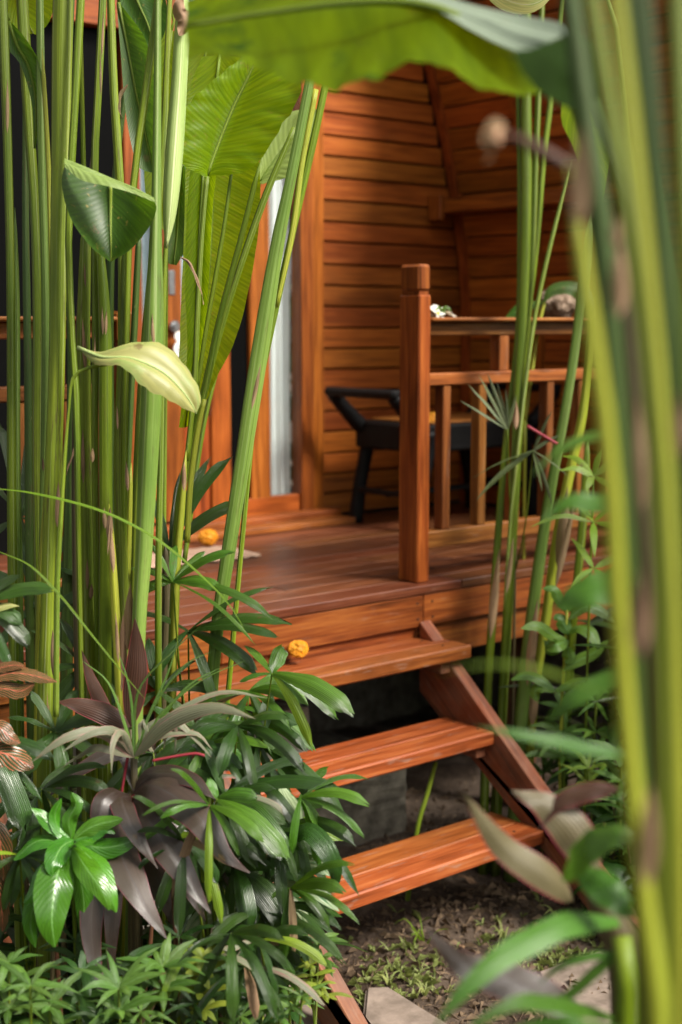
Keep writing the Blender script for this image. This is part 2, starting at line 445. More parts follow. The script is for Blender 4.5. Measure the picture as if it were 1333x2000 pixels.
def sheet(L, M_, R_, mat, name='leaf', nv=26, nu=5, bulge=0.0, ripple=0.0, rfreq=9.0, nrm=None):
    """leaf surface lofted between two edges and a midrib, all world points."""
    l, m, r = catmull(L, nv), catmull(M_, nv), catmull(R_, nv)
    verts, uvs, faces = [], [], []
    ln = 0
    ph = random.random() * 6
    cols = 2 * nu + 1
    for i in range(nv):
        if i: ln += (m[i] - m[i - 1]).length
        wv = (r[i] - l[i])
        tg = (m[min(i + 1, nv - 1)] - m[max(i - 1, 0)])
        nn = wv.cross(tg)
        nn = nn.normalized() if nn.length > 1e-9 else -FW
        for k in range(cols):
            u = k / (cols - 1) * 2 - 1
            e = l[i] if u < 0 else r[i]
            a = abs(u)
            p = m[i].lerp(e, a)
            wd = (e - m[i]).length
            p = p + nn * (bulge * wd * math.sin(math.pi * a) + ripple * wd * a * a * (math.sin(rfreq * i / nv * 6.28 + ph + (1.7 if u < 0 else 0)) + 0.5 * math.sin(2.3 * rfreq * i / nv * 6.28 + ph)))
            verts.append(p)
            uvs.append((0.5 + u / 2, ln))
    for i in range(nv - 1):
        for k in range(cols - 1):
            a = i * cols + k
            faces.append((a, a + 1, a + cols + 1, a + cols))
    return mesh(name, verts, faces, mat, uvs)

PROF = {
    'lance': lambda t: max(0.02, math.sin(math.pi * min(1, t) ** 0.75)) ** 0.9,
    'oval': lambda t: max(0.02, math.sin(math.pi * t ** 0.95)) ** 0.65,
    'strap': lambda t: min(1, 0.35 + t * 3.0) * (1 - max(0, (t - 0.45) / 0.55) ** 1.8) + 0.01,
    'palm': lambda t: (0.25 + 0.75 * min(1, t * 2.2)) * (1 if t < 0.86 else 1 - 0.75 * ((t - 0.86) / 0.14) ** 1.4),
    'ribbon': lambda t: (1 - t) ** 0.6 * 0.9 + 0.02,
    'banana': lambda t: max(0.02, math.sin(math.pi * min(1, t * 0.97 + 0.02) ** 0.8)) ** 0.5,
}
def ribbon(mid, width, mat, prof='lance', roll=0.0, fold=0.0, twist=0.0, name='leaf', nv=16, nu=3, ripple=0.0, face=None, jag=False):
    """mid: world points base->tip. width: full width in metres. roll about the midrib (0 = faces `face`)."""
    m = catmull(mid, nv)
    f = PROF[prof]
    L, R_ = [], []
    for i in range(nv):
        t = i / (nv - 1)
        tg = (m[min(i + 1, nv - 1)] - m[max(i - 1, 0)]).normalized()
        fc = face if face is not None else (m[i] - CAM)
        s = tg.cross(fc)
        if s.length < 1e-4: s = tg.cross(Vector((0, 0, 1)))
        s.normalize()
        nn = s.cross(tg).normalized()
        an = roll + twist * t
        s2 = s * math.cos(an) + nn * math.sin(an)
        n2 = nn * math.cos(an) - s * math.sin(an)
        hw = width / 2 * f(t)
        L.append(m[i] - s2 * hw * math.cos(fold) + n2 * hw * math.sin(fold))
        R_.append(m[i] + s2 * hw * math.cos(fold) + n2 * hw * math.sin(fold))
    verts, uvs, faces = [], [], []
    ln = 0
    cols = 2 * nu + 1
    ph = random.random() * 6
    for i in range(nv):
        if i: ln += (m[i] - m[i - 1]).length
        nn = (R_[i] - L[i]).cross(m[min(i + 1, nv - 1)] - m[max(i - 1, 0)])
        nn = nn.normalized() if nn.length > 1e-12 else Vector((0, 0, 1))
        for k in range(cols):
            u = k / (cols - 1) * 2 - 1
            e = L[i] if u < 0 else R_[i]
            a = abs(u)
            p = m[i].lerp(e, a) + nn * (width * 0.5 * ripple * a * math.sin(i * 1.1 + ph + (2 if u < 0 else 0)))
            if jag and i == nv - 1:
                p += (m[-1] - m[-2]) * random.uniform(-0.5, 0.9)
            verts.append(p)
            uvs.append((0.5 + u / 2, ln))
    for i in range(nv - 1):
        for k in range(cols - 1):
            a = i * cols + k
            faces.append((a, a + 1, a + cols + 1, a + cols))
    return mesh(name, verts, faces, mat, uvs)

def PP(pts, d):
    """pixel points -> world; a point may carry its own depth as a third number."""
    return [P(p[0], p[1], p[2] if len(p) > 2 else d) for p in pts]

def G(px, py, z=0.0):
    r = FW + RT * ((px - W / 2) / F) - UP * ((py - H / 2) / F)
    return CAM + r * ((z - CAM.z) / r.z)
def YP(px, py, y):
    r = FW + RT * ((px - W / 2) / F) - UP * ((py - H / 2) / F)
    return CAM + r * (y / r.y)
def gxy(px, py): g = G(px, py); return (g.x, g.y)
# boards: local X runs along the board
BM = {}
def box_mesh(lx, ly, lz, mat, bev=0.004):
    key = (round(lx, 4), round(ly, 4), round(lz, 4), mat.name, bev)
    if key in BM: return BM[key]
    bm = bmesh.new()
    bmesh.ops.create_cube(bm, size=1)
    for v in bm.verts:
        v.co.x *= lx; v.co.y *= ly; v.co.z *= lz
    if bev:
        bmesh.ops.bevel(bm, geom=list(bm.edges), offset=min(bev, 0.45 * min(lx, ly, lz)), segments=1, affect='EDGES', profile=0.5)
    me = bpy.data.meshes.new('board')
    bm.to_mesh(me); bm.free()
    me.materials.append(mat)
    BM[key] = me
    return me
def board(name, a, b, width, thick, mat, parent, wdir=Vector((0, 0, 1)), bev=0.004, label=None):
    """from a to b (centres of the ends); wdir = direction of the width."""
    a, b = Vector(a), Vector(b)
    x = (b - a); ln = x.length; x.normalize()
    z = Vector(wdir) - x * x.dot(Vector(wdir)); z.normalize()
    y = z.cross(x)
    m = Matrix((x, y, z)).transposed().to_4x4()
    m.translation = (a + b) / 2
    return part(name, box_mesh(ln, thick, width, mat, bev), parent, m, label)
def box(name, x0, x1, y0, y1, z0, z1, mat, parent, bev=0.004, axis=None, label=None):
    """axis-aligned board; the grain follows the longest side unless told."""
    dx, dy, dz = x1 - x0, y1 - y0, z1 - z0
    ax = axis if axis is not None else max((dx, 0), (dy, 1), (dz, 2))[1]
    c = Vector(((x0 + x1) / 2, (y0 + y1) / 2, (z0 + z1) / 2))
    if ax == 0: return board(name, c - Vector((dx / 2, 0, 0)), c + Vector((dx / 2, 0, 0)), dz, dy, mat, parent, (0, 0, 1), bev, label)
    if ax == 1: return board(name, c - Vector((0, dy / 2, 0)), c + Vector((0, dy / 2, 0)), dz, dx, mat, parent, (0, 0, 1), bev, label)
    return board(name, c - Vector((0, 0, dz / 2)), c + Vector((0, 0, dz / 2)), dy, dx, mat, parent, (0, 1, 0), bev, label)

# ------------------------------------------------------------------ ground
def hnoise(x, y):
    return 0.010 * math.sin(x * 7.1 + 1.3 * math.sin(y * 5)) + 0.008 * math.sin(y * 9.7 + x * 3.1) + 0.006 * math.sin(x * 23 + y * 17) + 0.004 * math.sin(x * 41 - y * 37)
def soil_material():
    m, t, out = NEW('damp_soil')
    q = N(t)
    tc = q.n('ShaderNodeTexCoord').outputs['Object']
    n1 = q.noise(tc, 3.0, 6, 0.6); n2 = q.noise(tc, 45.0, 6, 0.7); n3 = q.noise(tc, 160.0, 3, 0.7)
    c = q.ramp(n2, [(0.3, (0.022, 0.014, 0.009)), (0.55, (0.055, 0.036, 0.024)), (0.75, (0.13, 0.09, 0.062))])
    c = q.mix(q.ramp(n1, [(0.45, (0, 0, 0)), (0.65, (1, 1, 1))]), c, q.mix(n2, (0.07, 0.05, 0.036), (0.27, 0.20, 0.15)))
    h = q.math('ADD', n2, q.math('MULTIPLY', n3, 0.5))
    t.links.new(q.bsdf(c, 0.9, q.bump(h, 1.0, 0.012), 0.2), out.inputs[0])
    return m
soil = soil_material()
def ground_sheet():
    xs = sorted(set([-300, -80, -20, -6] + [round(-2 + 0.04 * i, 3) for i in range(190)] + [7, 20, 80, 300]))
    ys = sorted(set([-300, -80, -20, -6] + [round(0.2 + 0.04 * i, 3) for i in range(130)] + [7, 20, 80, 300]))
    verts = [(x, y, hnoise(x, y) if -2 < x < 5.5 and 0.2 < y < 5.3 else 0) for y in ys for x in xs]
    nx = len(xs)
    faces = [(j * nx + i, j * nx + i + 1, (j + 1) * nx + i + 1, (j + 1) * nx + i) for j in range(len(ys) - 1) for i in range(nx - 1)]
    return structure(part('ground', mesh('ground', verts, faces, soil), None))
ground_sheet()
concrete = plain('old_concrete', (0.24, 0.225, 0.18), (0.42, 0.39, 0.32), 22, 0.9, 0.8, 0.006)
darkconc = plain('shaded_concrete', (0.06, 0.052, 0.038), (0.17, 0.15, 0.115), 14, 0.9, 0.8, 0.006)  # concrete darkened in colour for the shade under the deck

# foundation wall under the deck, rough concrete
GZ = 0.0
DZ = 0.98       # deck top
def rough_block(name, x0, x1, y0, y1, z0, z1, mat, amp=0.004, cell=0.05):
    bm = bmesh.new()
    bmesh.ops.create_cube(bm, size=1)
    for v in bm.verts:
        v.co = Vector((x0 + (x1 - x0) * (v.co.x + 0.5), y0 + (y1 - y0) * (v.co.y + 0.5), z0 + (z1 - z0) * (v.co.z + 0.5)))
    bmesh.ops.bevel(bm, geom=list(bm.edges), offset=0.008, segments=2, affect='EDGES', profile=0.5)
    bmesh.ops.subdivide_edges(bm, edges=[e for e in bm.edges if e.calc_length() > 0.1], cuts=min(14, int((x1 - x0) / cell)), use_grid_fill=True)
    rr = random.Random(3)
    for v in bm.verts:
        v.co += Vector((rr.uniform(-amp, amp), rr.uniform(-amp, amp), rr.uniform(-amp, amp)))
    me = bpy.data.meshes.new(name)
    bm.to_mesh(me); bm.free()
    me.materials.append(mat)
    return me
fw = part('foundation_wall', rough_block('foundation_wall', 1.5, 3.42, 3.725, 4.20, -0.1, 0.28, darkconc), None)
fw['label'] = 'low concrete foundation wall painted shade dark under the deck behind the open steps'
fw['category'] = 'wall'
fb = part('concrete_block', rough_block('concrete_block', 2.02, 2.86, 3.60, 3.72, -0.1, 0.60, concrete), None)
fb['label'] = 'rough grey concrete block under the top step, left of the dark gap'
fb['category'] = 'concrete block'

# ------------------------------------------------------------------ deck
deck = thing('deck', 'raised reddish brown wooden deck of glossy boards between the steps and the wall', 'deck', (3.3, 3.5, 0))
yy = 3.475
k = 0
while yy < 5.0:
    y1 = min(yy + 0.118, 5.02)
    splits = [1.55, 1.55 + [1.9, 2.6, 1.3, 2.2][k % 4], 5.05]
    for s0, s1 in zip(splits[:-1], splits[1:]):
        box('floor_board', s0 + 0.002, s1 - 0.002, yy + 0.0015, y1 - 0.0015, DZ - 0.030, DZ + random.uniform(-0.0006, 0.0006), WD['deck'], deck, 0.003, 0)
    yy += 0.118
    k += 1
for s0, s1 in ((1.55, 2.42), (2.42, 3.27), (3.27, 5.06)):
    box('fascia_board', s0 + 0.001, s1 - 0.001, 3.482, 3.515, DZ - 0.145, DZ - 0.0315, WD['fascia'], deck, 0.004, 0)
for s0, s1 in ((1.55, 2.62), (2.62, 3.25), (3.25, 5.06)):
    box('lower_fascia_board', s0 + 0.001, s1 - 0.001, 3.50, 3.535, DZ - 0.262, DZ - 0.147, WD['fascia'], deck, 0.004, 0)
for y in (3.62, 4.1, 4.6):
    box('joist', 1.56, 5.04, y, y + 0.06, DZ - 0.17, DZ - 0.033, WD['stringer'], deck)
for x in (1.7, 3.9, 4.95):
    box('deck_support', x, x + 0.09, 3.60, 3.69, -0.05, DZ - 0.265, WD['stringer'], deck)

# ------------------------------------------------------------------ staircase
st = thing('staircase', 'open wooden steps with three red brown treads leading up to the deck', 'stairs', (2.75, 3.0, 0))
treads = [(0.80, 3.285, 3.50, 2.17, 3.31), (0.55, 3.115, 3.35, 2.17, 3.31), (0.28, 2.885, 3.12, 2.225, 3.245)]
for tz, ty0, ty1, x0, x1 in treads:
    t_ = thing  # naming only
    mid = (ty0 + ty1) / 2 - 0.01
    fr = box('tread', x0, x1, ty0, mid - 0.0012, tz - 0.046, tz, WD['tread'], st, 0.005, 0)
    bk = box('tread', x0, x1 - 0.001, mid + 0.0012, ty1, tz - 0.046, tz - 0.0015, WD['tread'], st, 0.005, 0)
    bt = box('cleat', x0 + 0.055, x0 + 0.10, ty0 + 0.03, ty1 - 0.02, tz - 0.09, tz - 0.048, WD['stringer'], st, 0.003, 1)
    bt = box('cleat', x1 - 0.115, x1 - 0.07, ty0 + 0.03, ty1 - 0.02, tz - 0.09, tz - 0.048, WD['stringer'], st, 0.003, 1)
plug_m = plain('dark_wood_plug', (0.04, 0.015, 0.008), (0.06, 0.025, 0.012), 30, 0.6)
plug = None
def plugs(parent, pts, rot):
    global plug
    if plug is None:
        bm = bmesh.new(); bmesh.ops.create_cone(bm, cap_ends=True, segments=10, radius1=0.0045, radius2=0.0045, depth=0.003)
        plug = bpy.data.meshes.new('screw_plug'); bm.to_mesh(plug); bm.free(); plug.materials.append(plug_m)
    for p_ in pts: part('screw_plug', plug, parent, Matrix.Translation(p_) @ rot)
for tz, ty0, ty1, x0, x1 in treads:
    for yy_ in (ty0 + 0.05, (ty0 + ty1) / 2 + 0.045):
        plugs(st, [(x0 + 0.075, yy_, tz + (0.0004 if yy_ < ty0 + 0.06 else -0.0011)), (x1 - 0.085, yy_ + 0.004, tz + (0.0004 if yy_ < ty0 + 0.06 else -0.0011))], Matrix.Identity(4))
plugs(deck, [(x_, 3.4815, DZ - 0.060) for x_ in (2.38, 2.46, 3.24, 3.31, 4.1)] + [(x_ + .003, 3.4815, DZ - 0.115) for x_ in (2.38, 2.46, 3.24, 3.31, 4.1)], Matrix.Rotation(R(90), 4, 'X'))
def stringer(x0, x1, name, ytop, notch, yend=2.38):
    # side outline in the YZ plane: upper edge z = zt(y)
    zt = lambda y: 0.72 + 0.82 * (y - 3.31)
    wv = 0.215                                 # vertical depth of the plank
    up_ = []
    y = yend
    zlo = max(0.02, zt(yend))
    up_.append((yend - 0.03, -0.02)); up_.append((yend, zt(yend)))
    if notch:
        for (ty0, ty1, tb) in ((3.115, 3.35, 0.503), (3.285, 3.50, 0.753)):
            ya = ty0 + 0.012
            if zt(ya) > tb:
                up_.append(((tb - 0.72) / 0.82 + 3.31, tb)) if (tb - 0.72) / 0.82 + 3.31 > up_[-1][0] else None
            else:
                up_.append((ya, zt(ya)))
            yb = (tb + 0.046 - 0.72) / 0.82 + 3.31
            up_.append((max(ya, (tb - 0.72) / 0.82 + 3.31), tb - 0.0008))
    up_ = [(yend - 0.04, -0.02), (yend, zt(yend)), (ytop, zt(ytop)), (ytop, zt(ytop) - wv - 0.03), (yend + 0.19, -0.02)]
    verts = [(x0, a, b) for a, b in up_] + [(x1, a, b) for a, b in up_]
    n = len(up_)
    faces = [tuple(range(n)), tuple(range(2 * n - 1, n - 1, -1))] + [(i, n + i, n + (i + 1) % n, (i + 1) % n) for i in range(n)]
    # local frame along the slope so the grain follows
    ang = math.atan(0.82)
    X = Vector((0, math.cos(ang), math.sin(ang))); Y = Vector((1, 0, 0)); Z = X.cross(Y)
    m = Matrix((X, Y, Z)).transposed().to_4x4(); m.translation = Vector(((x0 + x1) / 2, 2.9, 0.4))
    mi = m.inverted()
    bm = bmesh.new()
    vs = [bm.verts.new(mi @ Vector(v)) for v in verts]
    for f in faces: bm.faces.new([vs[i] for i in f])
    bmesh.ops.recalc_face_normals(bm, faces=bm.faces)
    bmesh.ops.bevel(bm, geom=list(bm.edges), offset=0.003, segments=1, affect='EDGES')
    me = bpy.data.meshes.new(name); bm.to_mesh(me); bm.free(); me.materials.append(WD['stringer'])
    return part(name, me, st, m)
stringer(3.247, 3.298, 'stringer', 3.478, True)
stringer(2.172, 2.223, 'stringer', 3.478, True)

# ------------------------------------------------------------------ railings on the deck's front edge
def railing(label, x0, x1, posts, balusters, struts, grp='deck railings'):
    r = thing('railing', label, 'railing', ((x0 + x1) / 2, 3.55, DZ), grp)
    for px_, h in posts:
        wy = 0.100; wx = 0.056
        y0 = 3.515 + 0.006
        box('post', px_, px_ + wx, y0, y0 + wy, DZ, DZ + h - 0.103, WD['post'], r, 0.004, 2)
        box('post_neck', px_ + 0.007, px_ + wx - 0.007, y0 + 0.007, y0 + wy - 0.007, DZ + h - 0.103, DZ + h - 0.090, WD['post'], r, 0.0, 2)
        box('post_cap', px_, px_ + wx, y0, y0 + wy, DZ + h - 0.090, DZ + h, WD['post'], r, 0.009, 2)
    zt = DZ + 0.914
    box('rail_cap', x0, x1, 3.51, 3.66, zt - 0.014, zt, WD['rail'], r, 0.005, 0)
    box('top_rail', x0, x1, 3.548, 3.60, zt - 0.062, zt - 0.0145, WD['rail'], r, 0.004, 0)
    box('middle_rail', x0, x1, 3.546, 3.602, DZ + 0.680, DZ + 0.722, WD['rail'], r, 0.004, 0)
    box('bottom_rail', x0, x1, 3.546, 3.602, DZ + 0.11, DZ + 0.17, WD['rail'], r, 0.004, 0)
    for bx in balusters:
        box('baluster', bx, bx + 0.038, 3.552, 3.596, DZ + 0.1705, DZ + 0.6795, WD['rail'], r, 0.003, 2)
    for bx in struts:
        box('strut', bx, bx + 0.05, 3.552, 3.604, DZ + 0.7225, zt - 0.0625, WD['rail'], r, 0.003, 2)
    return r
railing('right hand wooden railing with a notched square post, frangipani lying on its top', 3.331, 4.90, [(3.275, 1.092)], [3.422 + i * 0.179 for i in range(8)], [3.70, 4.35])
railing('left hand wooden railing seen behind the tall green stalks', 1.58, 2.10, [(2.105, 0.93)], [1.66, 1.80, 1.94, 2.05], [1.9])

# ------------------------------------------------------------------ house
house = thing('wooden_house', 'varnished red brown plank house with curved side wall and glazed door', 'house', (3.3, 5.1, 0))
WY = 5.02          # face of the back wall
XR = 4.97          # inner face of the right hand wall
def xcurve(z):     # inner face of the curved wall, z measured from eye height
    zs = [-2, 0.07, 0.318, 0.562, 0.8, 0.986, 1.19, 1.5, 1.85, 2.2, 2.55, 2.9]
    xs = [4.97, 4.96, 4.935, 4.89, 4.825, 4.768, 4.70, 4.56, 4.36, 4.10, 3.75, 3.30]
    return float(np.interp(z, zs, xs))
# back wall planks (each board a piece), laid with a shadow joint
z = DZ + 0.012
i = 0
backing = plain('dark_backing', (0.03, 0.012, 0.006), (0.04, 0.016, 0.008), 8, 0.9)
while z < DZ + 3.1:
    hgt = 0.094 + (0.008 if i % 3 == 0 else 0) - (0.004 if i % 4 == 1 else 0)
    z1 = z + hgt - 0.008
    xr = min(xcurve(z - 1.88), xcurve(z1 - 1.88)) - 0.003
    # leaning board: lower lip proud like shiplap
    board('plank', (4.062, WY + 0.011, (z + z1) / 2), (xr, WY + 0.011 + random.uniform(-.0015, .0015), (z + z1) / 2), z1 - z, 0.02, WD['wall'], house, (0, 0.05, 1), 0.0035)
    if xr > 4.4 and z > 1.88 + 1.38:
        board('plank', (1.2, WY + 0.011, (z + z1) / 2), (4.058, WY + 0.011, (z + z1) / 2), z1 - z, 0.02, WD['wall'], house, (0, 0.05, 1), 0.0035)
    z += hgt
    i += 1
part('wall_backing', box_mesh(3.9, 0.06, 3.3, backing, 0), house, Matrix.Translation((5.98, WY + 0.08, DZ + 1.6)))
part('wall_backing', box_mesh(4.6, 0.06, 0.9, backing, 0), house, Matrix.Translation((1.7, WY + 0.08, DZ + 2.75)))
# curved side wall: boards run along Y between battens, each tilted to the curve
bat_y = [4.985, 4.50, 4.03, 3.56]
z = DZ + 0.012
i = 0
while z < 1.88 + 2.85:
    hgt = 0.098 + (0.006 if i % 3 == 1 else 0)
    z1 = z + hgt - 0.007
    xa, xb = xcurve(z - 1.88), xcurve(z1 - 1.88)
    for a_, b_ in zip(bat_y[:-1], bat_y[1:]):
        if z > 1.88 + 1.45 and b_ < 4.4: continue
        m_ = Vector(((xa + xb) / 2 + 0.011, 0, (z + z1) / 2))
        ln = math.hypot(xb - xa, z1 - z)
        board('plank', (m_.x, b_ + 0.002, m_.z), (m_.x, a_ - 0.002, m_.z), ln, 0.02, WD['wall'], house, (xb - xa, 0, z1 - z), 0.003)
        # opposite wall, out of the frame to the left
    z += hgt
    i += 1
def curved_strip(name, ya, yb, off, th, mat, mirror=False, zt=2.88, zb=DZ - 1.88):
    zs = [zb + (zt - zb) * k / 22 for k in range(23)]
    verts = []
    for zz in zs:
        x = xcurve(zz) + off
        if mirror: x = 6.52 - x; 
        s = -1 if mirror else 1
        for (xo, yo) in ((0, ya), (s * th, ya), (s * th, yb), (0, yb)):
            verts.append((x + xo, yo, zz + 1.88))
    faces = []
    for k in range(22):
        for e in range(4):
            a = k * 4 + e; b = k * 4 + (e + 1) % 4
            faces.append((a, b, b + 4, a + 4))
    faces += [(0, 1, 2, 3), (88, 89, 90, 91)]
    me = mesh(name, verts, faces, mat, smooth=False)
    # give it a local frame whose X runs up, so the grain follows
    m = Matrix(((0, 0, 1, 0), (0, 1, 0, 0), (-1, 0, 0, 0), (0, 0, 0, 1))).to_4x4()
    mm = Matrix(((0, 0, -1, 0), (0, 1, 0, 0), (1, 0, 0, 0), (0, 0, 0, 1)))
    me.transform(mm.inverted())
    return part(name, me, house, mm)
curved_strip('roof_shell', 3.40, 5.10, 0.024, 0.05, backing, zt=1.45)
curved_strip('roof_shell', 4.45, 5.10, 0.0245, 0.05, backing, zb=1.4505)  # unseen upper roof, shortened so sky light reaches the porch
curved_strip('roof_shell', 4.45, 5.10, 0.024, 0.05, backing, True)
for y in bat_y:
    curved_strip('batten', y - 0.022, y + 0.022, -0.022, 0.04, WD['frame'], zt=2.88 if y > 4.4 else 1.45)
# beam fixed along the curved wall
board('beam', (4.80, 5.01, 2.425), (4.80, 3.42, 2.425), 0.066, 0.11, WD['frame'], house, (0, 0, 1), 0.004)
box('beam_end', 4.715, 4.745, 4.93, 5.012, 2.36, 2.475, WD['frame'], house, 0.003, 2)

# door wall left of the planks
dark_inside = NEW('black_window_interior')  # opaque black pane, the unlit room's darkness put into its colour
_q = N(dark_inside[1]); dark_inside[1].links.new(_q.bsdf((0.004, 0.004, 0.004), 0.3, None, 0.03), dark_inside[2].inputs[0]); dark_inside = dark_inside[0]
def clear_glass():
    m, t, out = NEW('clear_glass'); q = N(t)
    g = q.n('ShaderNodeBsdfGlossy'); g.inputs['Roughness'].default_value = 0.03
    tr = q.n('ShaderNodeBsdfTransparent'); tr.inputs[0].default_value = (0.9, 0.93, 0.93, 1)
    fr = q.n('ShaderNodeLayerWeight'); fr.inputs[0].default_value = 0.12
    mx = q.n('ShaderNodeMixShader')
    t.links.new(q.math('MULTIPLY', fr.outputs[1], 0.5), mx.inputs[0]); t.links.new(tr.outputs[0], mx.inputs[1]); t.links.new(g.outputs[0], mx.inputs[2])
    t.links.new(mx.outputs[0], out.inputs[0]); return m
glass = clear_glass()
fr_ = WD['frame']
zb, ztop = DZ + 0.07, DZ + 2.28
box('door_casing', 3.912, 3.985, WY - 0.045, WY + 0.03, DZ, ztop, fr_, house, 0.004, 2)
box('door_casing', 3.988, 4.058, WY - 0.028, WY + 0.03, DZ, ztop, fr_, house, 0.004, 2)
box('door_casing', 3.425, 3.525, WY - 0.045, WY + 0.03, DZ + 0.0, ztop, fr_, house, 0.004, 2)
box('threshold', 3.00, 4.06, WY - 0.15, WY - 0.047, DZ + 0.001, DZ + 0.055, WD['fascia'], house, 0.005, 0)
box('threshold', 3.00, 4.06, WY - 0.25, WY - 0.151, DZ + 0.001, DZ + 0.03, WD['fascia'], house, 0.005, 0)
box('door_head', 3.10, 4.06, WY - 0.05, WY + 0.03, ztop, ztop + 0.1, fr_, house, 0.004, 0)
# glazed panel: dark pane, stile, pane with the white curtain behind
box('panel_stile', 3.642, 3.750, WY - 0.03, WY + 0.012, zb, ztop, fr_, house, 0.004, 2)
box('panel_rail', 3.527, 3.910, WY - 0.032, WY + 0.012, DZ + 0.001, DZ + 0.125, fr_, house, 0.004, 0)
part('pane', box_mesh(0.114, 0.006, 2.16, dark_inside, 0), house, Matrix.Translation((3.584, WY - 0.005, DZ + 1.205)))
part('pane', box_mesh(0.158, 0.005, 2.16, glass, 0), house, Matrix.Translation((3.831, WY - 0.012, DZ + 1.205)))
# door leaf with its glass, handle and key plate
door = box('door', 3.19, 3.288, WY - 0.035, WY + 0.008, DZ + 0.06, ztop, fr_, house, 0.004, 2)
box('door_rail', 3.101, 3.189, WY - 0.033, WY + 0.006, DZ + 0.06, DZ + 0.50, fr_, house, 0.004, 0)
box('door_rail', 3.101, 3.189, WY - 0.033, WY + 0.006, ztop - 0.12, ztop, fr_, house, 0.004, 0)
box('door_rail', 3.290, 3.423, WY - 0.030, WY + 0.006, DZ + 0.06, DZ + 0.50, fr_, house, 0.004, 2)
part('pane', box_mesh(0.086, 0.005, 1.70, glass, 0), house, Matrix.Translation((3.145, WY - 0.014, DZ + 1.33)))
part('pane', box_mesh(0.133, 0.005, 1.75, glass, 0), house, Matrix.Translation((3.3565, WY - 0.010, DZ + 1.38)))
steel = plain('worn_steel', (0.35, 0.35, 0.36), (0.5, 0.5, 0.5), 30, 0.35, Metallic=1.0)
white = plain('white_enamel', (0.70, 0.68, 0.64), (0.8, 0.79, 0.76), 20, 0.4)
box('key_plate', 3.222, 3.252, WY - 0.040, WY - 0.0355, 1.88 + 0.11, 1.88 + 0.21, steel, house, 0.002, 2)
def disc_mesh(name, r, th, mat, hole=False):
    bm = bmesh.new()
    bmesh.ops.create_cone(bm, cap_ends=True, segments=28, radius1=r, radius2=r, depth=th)
    bmesh.ops.bevel(bm, geom=[e for e in bm.edges if len(e.link_faces) == 2 and abs(e.calc_face_angle(0)) > 1], offset=th * 0.3, segments=2, affect='EDGES')
    me = bpy.data.meshes.new(name); bm.to_mesh(me); bm.free(); me.materials.append(mat)
    return me
ry = Matrix.Rotation(R(90), 4, 'X')
k_ = part('door_knob', disc_mesh('door_knob', 0.024, 0.03, steel), house, Matrix.Translation((3.236, WY - 0.055, 1.88 - 0.02)) @ ry)
tagp = thing('door_tag', 'white enamel tag with a round flower disc hanging on the door knob', 'tag', (3.24, WY - 0.08, 1.80))
part('tag_disc', disc_mesh('tag_disc', 0.036, 0.006, white), tagp, Matrix.Translation((3.250, WY - 0.078, 1.88 - 0.115)) @ ry)
part('tag_disc', disc_mesh('tag_disc', 0.022, 0.006, white), tagp, Matrix.Translation((3.243, WY - 0.076, 1.88 - 0.062)) @ ry)
for a_ in range(6):
    th = a_ * math.pi / 3
    part('petal_mark', disc_mesh('petal_mark', 0.0055, 0.003, plain('tag_grey', (0.3, 0.3, 0.3), (0.4, 0.4, 0.38), 10, 0.5) if a_ == 0 else bpy.data.materials['tag_grey']), tagp, Matrix.Translation((3.250 + 0.017 * math.cos(th), WY - 0.0825, 1.765 + 0.017 * math.sin(th))) @ ry)
part('petal_mark', disc_mesh('petal_mark', 0.006, 0.003, plain('tag_red', (0.5, 0.08, 0.03), (0.5, 0.1, 0.03), 10, 0.5)), tagp, Matrix.Translation((3.250, WY - 0.083, 1.765)) @ ry, 'red centre of the flower')
# curtain: pleated cloth behind the pane
def curtain(x0, x1, zb_, zt_, y, mat, name='curtain'):
    verts, faces, nx, nz = [], [], 64, 14
    for j in range(nz + 1):
        for i in range(nx + 1):
            x = x0 + (x1 - x0) * i / nx
            verts.append((x, y + 0.014 * math.sin(x * 120 + 0.7 * math.sin(j * 0.5)) + 0.008 * math.sin(x * 47 + j * 0.15), zb_ + (zt_ - zb_) * j / nz))
    for j in range(nz):
        for i in range(nx):
            a = j * (nx + 1) + i
            faces.append((a, a + 1, a + nx + 2, a + nx + 1))
    return mesh(name, verts, faces, mat)
cloth = plain('white_curtain_cloth', (0.82, 0.81, 0.79), (0.86, 0.85, 0.83), 12, 0.9, spec=0.1)
c1 = single('curtain', curtain(3.752, 3.91, DZ + 0.11, ztop, WY + 0.045, cloth), 'white pleated curtain behind the narrow pane right of the dark pane', 'curtain', group='curtains inside the house')
c2 = single('curtain', curtain(3.10, 3.43, DZ + 0.4, ztop, WY + 0.05, plain('grey_blue_curtain_cloth', (0.42, 0.5, 0.55), (0.5, 0.58, 0.62), 12, 0.9, spec=0.1)), 'grey blue curtain behind the door pane next to the key plate', 'curtain', group='curtains inside the house')
# dark window left, beams
box('window_frame', 3.02, 3.095, WY - 0.04, WY + 0.02, DZ, ztop, fr_, house, 0.004, 2)
box('window_frame', 1.15, 1.22, WY - 0.04, WY + 0.02, DZ, ztop, fr_, house, 0.004, 2)
part('pane', box_mesh(1.80, 0.006, 2.30, dark_inside, 0), house, Matrix.Translation((2.12, WY + 0.0, DZ + 1.15)))
box('window_frame', 1.15, 3.018, WY - 0.06, WY + 0.02, ztop - 0.24, ztop - 0.02, fr_, house, 0.004, 0)
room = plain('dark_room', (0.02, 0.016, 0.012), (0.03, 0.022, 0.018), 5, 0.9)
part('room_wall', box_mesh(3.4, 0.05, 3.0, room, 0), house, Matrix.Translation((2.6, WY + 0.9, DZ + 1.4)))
box('floor_slab', 1.1, 5.1, WY + 0.031, WY + 0.9, DZ - 0.1, DZ + 0.03, room, house, 0, 0)

